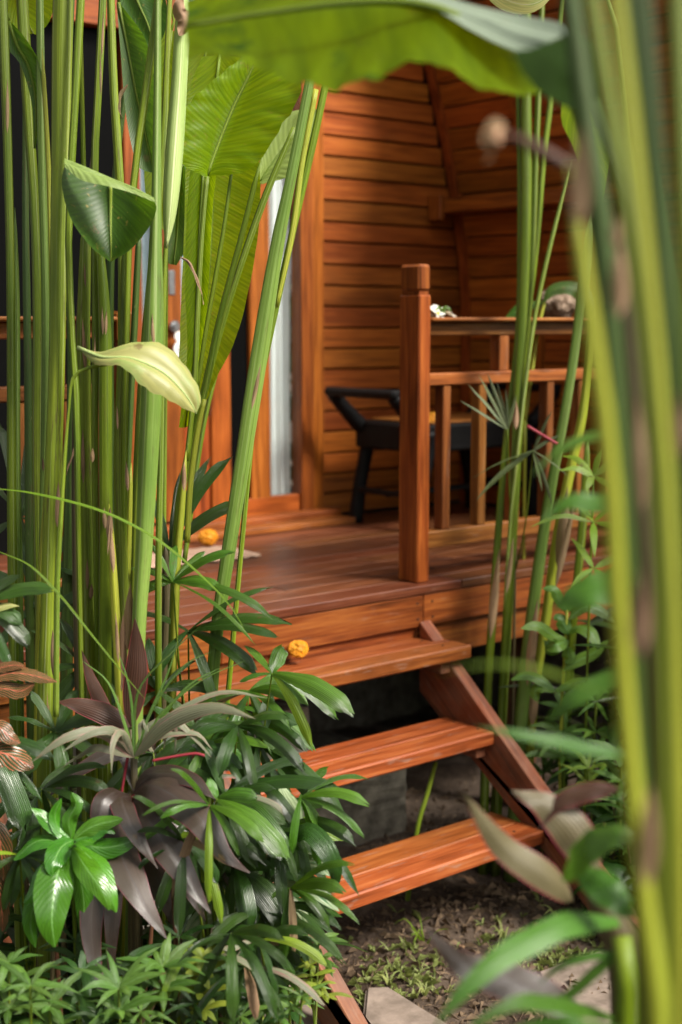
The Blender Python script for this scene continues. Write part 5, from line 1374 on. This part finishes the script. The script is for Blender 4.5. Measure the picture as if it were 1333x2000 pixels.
# pinkish grey arching frond
pf = thing('fountain_plant', 'arching plant with narrow greyish pink edged leaves above the purple leaves', 'plant', gbase(262, 1480, 2.98))
stem_to_ground(pf, 262, 1480, 3.0, 14, 'brown')
for pts, wd in (
    ([(262, 1480), (330, 1410, 2.92), (420, 1382, 2.88), (500, 1404, 2.86)], 34), ([(262, 1480), (330, 1400), (430, 1352), (526, 1364)], 14), ([(262, 1480), (340, 1370), (380, 1330), (440, 1300)], 10),
    ([(262, 1480), (300, 1440), (380, 1430), (415, 1465)], 20), ([(265, 1475), (330, 1405), (370, 1430), (414, 1480)], 16), ([(262, 1480), (290, 1420), (340, 1405), (342, 1470)], 14), ([(262, 1480), (300, 1430), (325, 1410), (320, 1465)], 13),
    ([(262, 1480), (290, 1430), (276, 1410), (276, 1476)], 16), ([(262, 1480), (200, 1430, 2.9), (130, 1440, 2.86), (60, 1490, 2.85)], 24), ([(262, 1480), (230, 1430, 2.9), (180, 1432, 2.86), (120, 1470, 2.84)], 20),
    ([(262, 1480), (240, 1430, 2.9), (222, 1450, 2.86), (218, 1510, 2.84)], 16), ([(262, 1480), (190, 1460, 2.9), (150, 1480), (120, 1500)], 16), ([(262, 1480), (270, 1350), (340, 1270), (400, 1215)], 9), ([(262, 1480), (300, 1380), (360, 1300), (420, 1270)], 9),
    ([(262, 1480), (310, 1400), (390, 1330), (480, 1290)], 9), ([(262, 1480), (240, 1400), (210, 1330), (160, 1290)], 10), ([(262, 1480), (260, 1400), (250, 1330), (230, 1270)], 9), ([(262, 1480), (290, 1400), (330, 1310), (350, 1240)], 9)):
    pleaf(pf, pts, wd, 2.96, 'pinkish' if wd > 11 else 'herb', 'lance' if wd > 11 else 'ribbon', roll=rnd.uniform(-.3, .3), fold=0.3, up=0.6)
stalk(pf, [(298, 1486), (340, 1478), (380, 1472), (400, 1476)], 6, 2.86, 'red', 'leaf_stalk')
# variegated plant at the right edge of the undergrowth
va = thing('variegated_plant', 'plant with cream and green leaves touching the lowest step', 'plant', gbase(520, 1720, 3.1))
stem_to_ground(va, 520, 1720, 3.12, 10, 'green')
for pts, wd in (
    ([(520, 1720), (570, 1600, 3.1), (560, 1560), (545, 1530)], 50), ([(500, 1720), (470, 1620), (460, 1580), (490, 1530)], 52), ([(520, 1720), (580, 1690, 3.05), (620, 1690, 3.0), (645, 1710, 3.0)], 44),
    ([(520, 1730), (580, 1725, 3.0), (620, 1740, 2.95), (663, 1780, 2.95)], 40), ([(520, 1720), (560, 1660), (600, 1640), (640, 1660)], 42), ([(510, 1730), (480, 1760), (470, 1800), (480, 1830)], 40),
    ([(520, 1730), (560, 1760), (590, 1790), (600, 1830)], 34), ([(500, 1720), (440, 1640), (450, 1600), (470, 1560)], 40), ([(505, 1735), (400, 1790), (370, 1830), (365, 1870)], 40), ([(510, 1720), (540, 1690), (600, 1670), (630, 1620)], 36),
    ([(505, 1735), (430, 1850), (400, 1900), (385, 1990)], 36), ([(510, 1735), (520, 1850), (530, 1900), (545, 1990)], 36)):
    pleaf(va, pts, wd, 3.08, 'variegated', 'oval', roll=rnd.uniform(-.3, .3), fold=0.15, up=0.7)
pleaf(va, [(560, 1640, 3.0), (600, 1620, 2.95), (640, 1660, 2.92), (657, 1710, 2.92), (640, 1745, 2.94)], 44, 2.95, 'palm', 'strap', up=0.7, label='dark green curled leaf with a pale edge')

# small herbs: opposite narrow leaves on thin stems
def herb(label, tip, d, n, ln, wd, mat='herb', name='herb', cat='herb', group='herbs at the foot of the clump', levels=2, gap=45, up=0.9, lean=0.0, prof='lance'):
    """whorls of narrow leaves on a thin stem, the top one at `tip`"""
    x, y = tip
    t_ = thing(name, label, cat, gbase(x, y, d), group)
    stem_to_ground(t_, x, y, d, 5, 'green' if mat != 'herbdark' else 'dark')
    for lv in range(levels):
        n = max(4, n + rnd.choice((-1, 0, 1)))
        cx, cy = x + lean * lv, y + gap * lv
        for k in range(n):
            a = 6.283 * k / n + rnd.uniform(-.3, .3) + lv * 0.5
            l_ = ln * rnd.uniform(0.6, 1.45) * (1 + 0.15 * lv)
            dx, dz = math.cos(a), math.sin(a)
            # whorl seen from a little above: the y of the tip follows depth, plus a droop
            ex, ey, ed = cx + dx * l_, cy + (0.55 * dz + rnd.uniform(-0.45, 0.25)) * l_, d - dz * px2m(l_, d) * 0.6
            mx, my = cx + dx * l_ * 0.5, (cy + ey) / 2 - rnd.uniform(0.05, 0.16) * l_
            pleaf(t_, [(cx, cy), (mx, my, (d + ed) / 2), (ex, ey, ed)], wd * rnd.uniform(0.6, 1.0), d, mat, prof, roll=rnd.uniform(-.5, .5), up=up, nv=8, nu=1)
    return t_
herb('narrow leaved light green herb in front of the purple leaves at the bottom', (232, 1930), 2.68, 9, 82, 20, levels=2)
herb('narrow leaved herb at the bottom, left of the centre one', (98, 1965), 2.70, 9, 78, 20, levels=2)
herb('narrow leaved herb at the bottom left corner', (18, 1880), 2.72, 8, 80, 20, levels=3)
herb('dusty green herb between the bottom centre and the palm blade', (318, 1888), 2.75, 8, 78, 22, levels=2)
herb('dull green herb rising between two lighter herbs at the bottom', (160, 1900), 2.8, 8, 70, 20, 'herbdark', levels=2)
herb('light green sprig standing by the left stair stringer', (622, 1842), 2.95, 6, 68, 18, levels=2, gap=36)
herb('olive herb just under the lowest palm blade', (440, 1900), 2.85, 7, 62, 16, 'herbdark', levels=3, gap=34)
herb('small leafy herb in front of the mossy kerb', (560, 1880), 3.0, 7, 55, 15, 'herb', levels=3, gap=34)
herb('yellow green fern like herb at the bottom centre', (396, 1870), 2.8, 7, 36, 18, 'yellowherb', levels=4, gap=34, prof='oval')
herb('pale trailing herb hanging over the stringer', (606, 1885), 2.9, 6, 30, 12, 'yellowherb', levels=4, gap=20, lean=8, prof='oval')
herb('dusty leaved trailing herb near the kerb slab', (590, 1945), 2.88, 7, 46, 12, 'herb', levels=3, gap=22, lean=-22)
herb('small dark herb beside the kerb slab', (510, 1960), 2.85, 7, 50, 14, 'herbdark', levels=2)
herb('yellowish herb low between palm blades', (545, 1795), 3.05, 7, 44, 18, 'yellowherb', levels=2, prof='oval')
for i_, (x_, y_) in enumerate(((60, 1925), (190, 1985), (275, 1975), (380, 1960), (470, 1985), (150, 1840), (545, 1930), (350, 1830))):
    herb(['long leaved herb between the corner herb and its neighbour', 'half hidden herb at the very bottom below the light green one', 'bottom edge herb right of the light green one', 'slender herb beside the yellow green one at the bottom', 'slender herb at the bottom edge left of the kerb slab', 'herb reaching up under the glossy bright shrub', 'fine herb leaning towards the kerb slab', 'herb rising beneath the tips of the purple leaves'][i_], (x_, y_), 2.62 + 0.05 * i_, 6, 74, 13, ['herb', 'herbdark'][i_ % 2], levels=2, gap=30)
for i_, (x_, y_, x2, y2) in enumerate(((90, 1700, 120, 2010), (108, 1640, 96, 2010), (300, 1760, 270, 2010), (420, 1880, 500, 1830), (330, 1640, 345, 1990))):
    t_ = thing('dry_stick', ['brown stick standing under the glossy shrub', 'thin pale stick beside the brown one under the glossy shrub', 'stick in the shadow beneath the purple leaves', 'bare twig lying across the low leaves left of the stringer', 'dry stem behind the lowest purple leaves'][i_], 'stick', tuple(P(x2, y2, 3.0)), 'dry sticks in the undergrowth')
    part('stick', tube(PP([(x_, y_), ((x_ + x2) / 2 + 5, (y_ + y2) / 2), (x2, y2)], 2.98), [0.004, 0.005, 0.006], SM['brown'] if i_ % 2 else SM['twig'], 'stick', 7), t_)
# dense shaded undergrowth behind: shrubs whose leaves share a few meshes
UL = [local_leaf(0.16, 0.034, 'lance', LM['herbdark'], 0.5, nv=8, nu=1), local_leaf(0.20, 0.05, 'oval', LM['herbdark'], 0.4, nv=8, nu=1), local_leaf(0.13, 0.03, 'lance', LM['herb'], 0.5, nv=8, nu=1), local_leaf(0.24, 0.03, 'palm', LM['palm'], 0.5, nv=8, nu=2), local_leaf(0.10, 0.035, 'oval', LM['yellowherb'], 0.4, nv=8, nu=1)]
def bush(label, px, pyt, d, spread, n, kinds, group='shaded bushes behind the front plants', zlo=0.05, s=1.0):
    a = P(px, pyt, d)
    t_ = thing('bush', label, 'bush', (a.x, a.y, 0), group)
    st_ = []
    for k in range(max(3, n // 9)):
        dx, dy = rnd.uniform(-1, 1) * spread, rnd.uniform(-1, 1) * spread * 0.6
        hh = a.z * rnd.uniform(0.6, 1.0)
        top = Vector((a.x + dx, a.y + dy, hh))
        b = Vector((a.x + dx * 0.3, a.y + dy * 0.3, -0.02))
        part('stem', tube([b, b.lerp(top, 0.5) + Vector((dx * .1, 0, 0)), top], [0.005, 0.004, 0.002], SM['brown'], 'stem', 6), t_)
        st_.append((b, top))
    for k in range(n):
        b, top = st_[k % len(st_)]
        t = rnd.uniform(0.15, 1.0)
        p = b.lerp(top, t)
        if p.z < zlo: p.z = zlo
        place(UL[rnd.choice(kinds)], t_, p, rnd.uniform(0, 6.28), R(rnd.uniform(-10, 50)), rnd.uniform(-.4, .4), s * rnd.uniform(0.7, 1.2))
    return t_
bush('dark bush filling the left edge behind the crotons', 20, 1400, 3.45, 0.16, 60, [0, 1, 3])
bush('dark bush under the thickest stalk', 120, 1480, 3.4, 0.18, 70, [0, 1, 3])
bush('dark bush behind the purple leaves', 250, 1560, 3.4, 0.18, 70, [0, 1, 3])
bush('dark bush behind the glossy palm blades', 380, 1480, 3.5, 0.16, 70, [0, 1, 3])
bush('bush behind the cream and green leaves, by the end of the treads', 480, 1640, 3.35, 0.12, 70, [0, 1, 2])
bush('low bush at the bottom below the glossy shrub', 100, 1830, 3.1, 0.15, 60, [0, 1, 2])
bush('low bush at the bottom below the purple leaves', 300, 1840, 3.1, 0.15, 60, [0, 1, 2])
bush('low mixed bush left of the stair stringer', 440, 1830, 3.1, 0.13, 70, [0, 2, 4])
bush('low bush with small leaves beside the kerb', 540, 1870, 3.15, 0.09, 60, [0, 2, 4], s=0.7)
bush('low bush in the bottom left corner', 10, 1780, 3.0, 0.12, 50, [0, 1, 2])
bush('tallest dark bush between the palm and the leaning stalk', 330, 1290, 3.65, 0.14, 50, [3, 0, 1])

# ------------------------------------------------------------------ right side of the steps
sh = thing('leafy_shrub', 'young shrub with soft oval green leaves right of the middle stalks', 'shrub', gbase(1100, 1350, 4.65), None)
stem_to_ground(sh, 1108, 1190, 4.65, 6, 'yellow')
for pts, wd in (
    ([(1108, 1250), (1080, 1240, 3.85), (1050, 1222, 3.82), (1018, 1228, 3.8)], 26), ([(1110, 1250), (1085, 1260, 3.8), (1070, 1258), (1062, 1250)], 30), ([(1112, 1240), (1100, 1215), (1090, 1205), (1082, 1210)], 30),
    ([(1110, 1235), (1130, 1225, 3.85), (1155, 1235, 3.82), (1170, 1268, 3.8)], 34), ([(1112, 1210), (1140, 1185), (1170, 1190), (1204, 1216)], 28), ([(1108, 1262), (1112, 1285), (1110, 1290), (1105, 1296)], 26),
    ([(1100, 1310), (1130, 1290), (1160, 1275), (1190, 1250)], 26), ([(1106, 1255), (1090, 1250), (1075, 1270), (1066, 1262)], 40), ([(1085, 1350), (1060, 1330), (1030, 1318), (998, 1328)], 24),
    ([(1085, 1350), (1060, 1340), (1045, 1350), (1050, 1370)], 30), ([(1085, 1350), (1120, 1335), (1150, 1335), (1190, 1352)], 24), ([(1105, 1200), (1120, 1160), (1150, 1150), (1170, 1160)], 24), ([(1108, 1195), (1090, 1165), (1080, 1150), (1060, 1150)], 22)):
    pleaf(sh, [(p_[0], p_[1], 4.65 + (p_[2] - 3.88 if len(p_) > 2 else 0)) for p_ in pts], wd, 4.65, 'shrub', 'oval', roll=rnd.uniform(-.3, .3), up=0.8, fold=0.2, nu=3)
herb('green weed with long leaves growing right of the stringer', (1100, 1380), 4.7, 7, 52, 18, 'shrub', levels=3, gap=50, name='weed', cat='weed', group='weeds right of the steps')
herb('weed with paler leaves at the right behind the near stalks', (1165, 1370), 4.6, 6, 50, 15, 'shrub', levels=3, gap=60, name='weed', cat='weed', group='weeds right of the steps')
herb('weed in shade nearest to the stringer', (1062, 1440), 4.85, 6, 40, 12, 'herb', levels=3, gap=34, name='weed', cat='weed', group='weeds right of the steps')
herb('weed at the far right above the blurred leaves', (1215, 1480), 4.4, 7, 60, 18, 'herb', levels=3, gap=45, name='weed', cat='weed', group='weeds right of the steps')
herb('drooping weed with striped leaf on the soil right of the steps', (1150, 1500), 4.5, 6, 50, 12, 'blade', levels=2, gap=30, name='weed', cat='weed', group='weeds right of the steps')
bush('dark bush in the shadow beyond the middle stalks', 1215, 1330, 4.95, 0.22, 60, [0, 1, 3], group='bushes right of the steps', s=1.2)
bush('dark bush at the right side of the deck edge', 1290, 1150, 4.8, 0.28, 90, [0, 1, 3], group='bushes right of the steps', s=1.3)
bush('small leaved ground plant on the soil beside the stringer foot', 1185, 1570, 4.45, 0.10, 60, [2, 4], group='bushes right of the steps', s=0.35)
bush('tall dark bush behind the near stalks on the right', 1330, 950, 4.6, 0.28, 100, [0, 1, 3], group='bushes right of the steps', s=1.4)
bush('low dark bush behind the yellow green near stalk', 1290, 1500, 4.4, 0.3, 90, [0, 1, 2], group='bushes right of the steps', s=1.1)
herb('thin sapling with long blades in front of the balusters', (1160, 930), 4.5, 5, 80, 18, 'blade', levels=3, gap=90, name='weed', cat='weed', group='weeds right of the steps')
# pale narrow palm leaf left of the middle stalks
np_ = thing('fan_palm', 'thin grey green palm frond spreading left in front of the balusters', 'palm', gbase(1010, 880, 4.9), None)
stem_to_ground(np_, 1010, 870, 4.9, 6, 'brown')
fan(np_, (992, 838, 4.74), [(900, 783, 0, 12), (912, 748, 0, 9), (934, 730, 0, 9), (952, 728, 0, 8), (970, 745, 0, 8), (988, 760, 0, 8), (925, 762, 0, 9), (1010, 770, 0, 8)], 'greypalm', arch=0.02, prof='strap')
fan(np_, (1042, 880, 4.72), [(926, 933, 0, 11), (930, 978, 0, 10), (1000, 905, 0, 9), (1080, 800, 0, 9), (1095, 850, 0, 9), (1110, 930, 0, 9), (1060, 960, 0, 8), (1080, 990, 0, 8)], 'greypalm', arch=0.06, prof='strap')
stalk(np_, [(1030, 832), (1060, 850), (1090, 868)], 6, 4.72, 'red', 'leaf_stalk')
# leaves draped round the stone on the railing
lg = thing('heliconia_leaf', 'green leaf bending over the pitted stone on the railing', 'leaf', tuple(P(1060, 640, 5.3)), None)
pleaf(lg, [(1062, 590), (1080, 566), (1110, 560), (1140, 575), (1160, 640)], 34, 5.3, 'helidark', 'oval', up=0.6, nv=18)
pleaf(lg, [(1062, 590), (1020, 600), (1000, 615), (985, 632)], 24, 5.35, 'helidark', 'oval', up=0.6)
stalk(lg, [(1064, 588), (1052, 640), (1040, 720), (1026, 820)], 7, 5.32, 'yellow', 'petiole')
stem_to_ground(lg, 1026, 820, 5.32, 7, 'yellow', 'petiole')
# thin stalk under the steps
us = thing('thin_stalk', 'thin dark green stalk leaning under the steps against the foundation', 'plant stalk', gbase(810, 1625, 4.6), None)
part('stem', tube([P(852, 1488, 4.62), P(835, 1550, 4.6), P(815, 1622, 4.58), ground_below(P(815, 1622, 4.58), P(835, 1550, 4.6))], [0.007, 0.008, 0.008, 0.009], SM['green'], 'stem', 8), us)

# ------------------------------------------------------------------ blurred plants at the lower right, close to the lens
fg = thing('cordyline', 'blurred cordyline with pink edged leaves at lower right, near the lens', 'cordyline plant', gbase(1190, 1750, 1.95), 'cordylines')
part('stem', tube([P(1150, 1690, 1.95), P(1190, 1800, 1.95), P(1230, 2010, 1.95), Vector((P(1230, 2010, 1.95).x, P(1230, 2010, 1.95).y, -0.02))], [0.014, 0.024, 0.026, 0.028], SM['brown'], 'stem', 14), fg)
for pts, wd, m_ in (
    ([(1120, 1760), (1080, 1720, 1.9), (980, 1650, 1.88), (905, 1548, 1.86)], 62, 'cordfg'), ([(1160, 1720), (1130, 1640), (1070, 1575), (1000, 1545)], 84, 'cordfg'),
    ([(1210, 1540), (1150, 1545), (1090, 1570), (1052, 1622)], 40, 'maroon'), ([(1150, 1980, 1.8), (1010, 1920, 1.78), (900, 1880, 1.76), (830, 1810, 1.75)], 72, 'cord')):
    pleaf(fg, pts, wd, 1.95, m_, 'lance', up=0.3, fold=0.25, nv=20, nu=3)
sg = thing('strap_plant', 'blurred plant with long arching strap leaves at the bottom right, near the lens', 'plant', gbase(1230, 1850, 1.7), None)
part('stem', tube([P(1215, 1830, 1.7), P(1225, 2010, 1.7), Vector((P(1225, 2010, 1.7).x, P(1225, 2010, 1.7).y, -0.02))], [0.012, 0.014, 0.016], SM['green'], 'stem', 10), sg)
for pts, wd in (
    ([(1210, 1800), (1120, 1800, 1.65), (1010, 1850, 1.6), (920, 1920, 1.56), (845, 2010, 1.54)], 56), ([(1200, 1985), (1100, 1960, 1.6), (1000, 1960, 1.55), (900, 2020, 1.52)], 44), ([(1240, 2010), (1150, 2000, 1.5), (1050, 2000, 1.5), (950, 2040, 1.5)], 50),
    ([(1210, 1860), (1140, 1870), (1090, 1890), (1050, 1925)], 18), ([(1215, 1850), (1160, 1900), (1100, 1950), (1040, 1960)], 24), ([(1100, 1720), (1140, 1660, 1.66), (1200, 1630, 1.64), (1250, 1640, 1.64)], 70), ([(1130, 1690), (1170, 1720, 1.66), (1210, 1760, 1.64), (1240, 1790, 1.64)], 70)):
    pleaf(sg, pts, wd, 1.7, 'strapfg', 'strap' if wd < 60 else 'oval', up=0.8, fold=0.2, nv=22, nu=3)
bl = thing('leafy_branch', 'blurred branch with three green leaves crossing in front of the lower step ends', 'branch', gbase(1250, 1400, 1.6), None)
for pts, wd in (
    ([(1240, 1480), (1150, 1460, 1.58), (1050, 1440, 1.56), (930, 1418, 1.55)], 34), ([(1250, 1300), (1180, 1330, 1.6), (1110, 1370, 1.6), (1060, 1420, 1.62)], 46),
    ([(1250, 1120), (1190, 1140, 1.6), (1130, 1160, 1.6), (1075, 1190, 1.62)], 84), ([(1250, 960), (1180, 980, 1.6), (1110, 980, 1.6), (1060, 1020, 1.6)], 50), ([(1240, 840), (1160, 850, 1.6), (1090, 880, 1.6), (1040, 928, 1.6)], 26)):
    pleaf(bl, pts, wd, 1.6, 'strapfg', 'lance', up=0.9, fold=0.15, nv=18, nu=3)
pleaf(bl, [(1190, 1360, 1.3), (1100, 1320, 1.2), (980, 1296, 1.15), (850, 1312, 1.1)], 12, 1.2, 'blade', 'strap', nv=18)
part('stem', tube([P(1250, 830, 1.62), P(1262, 1200, 1.62), P(1270, 1700, 1.62), Vector((P(1270, 1700, 1.62).x, P(1270, 1700, 1.62).y, -0.02))], [0.004, 0.006, 0.008, 0.009], SM['green'], 'stem', 8), bl)

# ------------------------------------------------------------------ ground litter
def litter():
    verts, faces = [], []
    for k in range(9000):
        x, y = rnd.uniform(1.7, 5.0), rnd.uniform(1.7, 4.0)
        if rnd.random() < 0.35: x, y = rnd.uniform(2.2, 3.6), rnd.uniform(2.0, 3.2)
        a = rnd.uniform(0, 6.28); l_ = rnd.choice([0.008, 0.015, 0.03, 0.05]) * rnd.uniform(0.6, 1.3); w_ = rnd.uniform(0.0008, 0.0022)
        z0 = hnoise(x, y) + 0.001; t = rnd.uniform(-.006, .02) if l_ > 0.012 else 0
        c, s = math.cos(a), math.sin(a); b = len(verts)
        bx = rnd.uniform(-.07, .07) * l_
        verts += [(x - s * w_, y + c * w_, z0), (x + s * w_, y - c * w_, z0 + 0.001), (x + c * l_ * .5 - s * bx, y + s * l_ * .5 + c * bx, z0 + 0.003 + abs(t)), (x + c * l_, y + s * l_, z0 + 0.002)]
        faces += [(b, b + 1, b + 2), (b, b + 2, b + 3)]
    o = part('straw_litter', mesh('straw_litter', verts, faces, plain('straw', (0.08, 0.05, 0.03), (0.24, 0.165, 0.10), 30, 0.9), smooth=False), None); o['kind'] = 'stuff'
    o['label'] = 'brown straw and rootlets littering the damp soil'
litter()
def pebbles():
    verts, faces = [], []
    for k in range(2600):
        x, y = rnd.uniform(1.8, 4.6), rnd.uniform(1.8, 3.9)
        r = rnd.choice([0.003, 0.004, 0.006, 0.010]) * rnd.uniform(0.7, 1.3)
        b = len(verts); z0 = hnoise(x, y)
        p = [(1, 0, 0), (0, 1, 0), (-1, 0, 0), (0, -1, 0), (0, 0, 1)]
        an = rnd.uniform(0, 1.5)
        for (i, j, kk) in p:
            f = r * rnd.uniform(0.6, 1.3)
            verts.append((x + (i * math.cos(an) - j * math.sin(an)) * f, y + (i * math.sin(an) + j * math.cos(an)) * f, z0 - 0.001 + kk * f * 0.8))
        faces += [(b, b + 1, b + 4), (b + 1, b + 2, b + 4), (b + 2, b + 3, b + 4), (b + 3, b, b + 4)]
    o = part('soil_crumbs', mesh('soil_crumbs', verts, faces, plain('crumb', (0.03, 0.02, 0.014), (0.10, 0.07, 0.05), 40, 0.95), smooth=False), None); o['kind'] = 'stuff'
    o['label'] = 'dark crumbs of soil and small pebbles under the steps'
pebbles()
def tufts():
    verts, faces, uvs = [], [], []
    cs = []
    for k in range(80):
        px, py = rnd.gauss(1000, 110), rnd.gauss(1880, 40)
        cs.append(gxy(px, py))
    for k in range(60):
        px, py = rnd.gauss(790, 60), rnd.gauss(1925, 35); cs.append(gxy(px, py))
    for k in range(60): cs.append(gxy(rnd.uniform(1050, 1330), rnd.uniform(1640, 1900)))
    for (x, y) in cs:
        for b_ in range(rnd.randint(3, 6)):
            a = rnd.uniform(0, 6.28); l_ = rnd.uniform(0.014, 0.042); w_ = rnd.uniform(0.002, 0.0048); b = len(verts); z0 = hnoise(x, y)
            c, s = math.cos(a), math.sin(a)
            h1, h2 = l_ * rnd.uniform(0.3, 0.8), l_ * rnd.uniform(0.2, 0.9)
            verts += [(x - s * w_ * .4, y + c * w_ * .4, z0), (x + s * w_ * .4, y - c * w_ * .4, z0), (x + c * l_ * .5 + s * w_, y + s * l_ * .5 - c * w_, z0 + h1), (x + c * l_, y + s * l_, z0 + h2), (x + c * l_ * .5 - s * w_, y + s * l_ * .5 + c * w_, z0 + h1)]
            uvs += [(.3, 0), (.7, 0), (.9, .02), (.5, .04), (.1, .02)]
            faces.append((b, b + 1, b + 2, b + 3, b + 4))
    o = part('grass_tufts', mesh('grass_tufts', verts, faces, LM['grass'], uvs, False), None); o['kind'] = 'stuff'
    o['label'] = 'small yellow green grass and weeds sprouting from the soil'
tufts()
for lab, (px, py), s_, a in (('pale dead leaf lying on the dark soil below the lowest step', (935, 1722), 1.0, 0.3), ('brown curled dead leaf on the soil further left', (830, 1760), 0.7, 1.9), ('small dry leaf on the soil near the stringer foot', (1010, 1690), 0.6, 1.0), ('dry leaf lying by the grass at the bottom', (900, 1850), 0.6, 2.6), ('dry leaf on the soil close to the left stringer', (700, 1830), 0.6, 0.9)):
    g = G(px, py)
    me = local_leaf(0.075, 0.03, 'lance', LM['dry'], -0.1, fold=0.5, nv=10, nu=2, ripple=0.3)
    single('dead_leaf', me, lab, 'dead leaf', Matrix.Translation((g.x, g.y, hnoise(g.x, g.y) + 0.008)) @ Matrix.Rotation(a, 4, 'Z') @ Matrix.Scale(s_, 4), 'dead leaves on the soil')
def weed_tuft(label, px, py, n, ln, wd, mat='blade'):
    g = G(px, py)
    t_ = thing('grass_tuft', label, 'grass tuft', (g.x, g.y, 0), 'grass tufts on the soil')
    for k in range(n):
        a = rnd.uniform(0, 6.28); l_ = ln * rnd.uniform(0.6, 1.2)
        b = Vector((g.x, g.y, 0.0)); d_ = Vector((math.cos(a), math.sin(a), 0))
        part('blade', ribbon([b, b + d_ * l_ * .4 + Vector((0, 0, l_ * .6)), b + d_ * l_ * rnd.uniform(.6, 1) + Vector((0, 0, l_ * rnd.uniform(.3, .8)))], wd, LM[mat], 'ribbon', name='blade', nv=8, nu=1, face=fc(b, 0.5)), t_)
weed_tuft('grass tuft with long blades below the middle of the lowest step', 830, 1850, 7, 0.12, 0.008)
weed_tuft('bright grass tuft in front of the blurred leaves', 985, 1835, 8, 0.08, 0.010, 'grass')
weed_tuft('small grass tuft at the right, near the shadow of the leaves', 1090, 1800, 6, 0.07, 0.009, 'grass')
weed_tuft('little grass tuft at the foot of the left stringer', 760, 1925, 8, 0.05, 0.008, 'grass')
weed_tuft('grass tuft between the slab and the left stringer', 830, 1945, 8, 0.05, 0.009, 'grass')

# ------------------------------------------------------------------ unseen hedge added behind the viewer to block low sky light; growth beyond the house
def far_hedge(a0, a1, r0, r1, n, hh, label, seed, skip=True):
    verts, faces, uvs = [], [], []
    rr = random.Random(seed)
    for k in range(n):
        a = R(rr.uniform(a0, a1))
        rad = rr.uniform(r0, r1)
        x, y = rad * math.cos(a), rad * math.sin(a)
        if skip and y > 1.5 and x > -2: continue
        hmax = hh + 0.6 * math.sin(a * 5) + 0.4 * math.sin(a * 11)
        z = rr.uniform(0, 1) ** 0.8 * hmax
        l_ = rr.uniform(0.12, 0.30); w_ = l_ * 0.3
        d = Vector((rr.gauss(0, 1), rr.gauss(0, 1), rr.gauss(-0.3, 0.6))).normalized()
        s = d.cross(Vector((rr.gauss(0, 1), rr.gauss(0, 1), rr.gauss(0, 1)))).normalized()
        p = Vector((x, y, z)); b = len(verts)
        verts += [p, p + d * l_ * .5 + s * w_, p + d * l_, p + d * l_ * .5 - s * w_]
        uvs += [(.5, 0), (1, .1), (.5, .2), (0, .1)]
        faces.append((b, b + 1, b + 2, b + 3))
    o = part('hedge', mesh('hedge', verts, faces, LM['herbdark'], uvs, False), None)
    o['kind'] = 'stuff'
    o['label'] = label
far_hedge(150, 405, 4.2, 6.0, 15000, 3.0, 'unseen hedge added behind the viewer to dim the low sky light', 21)
far_hedge(-20, 150, 9.0, 11.5, 16000, 4.2, 'leafy garden growth closing the view beyond the house', 22, False)
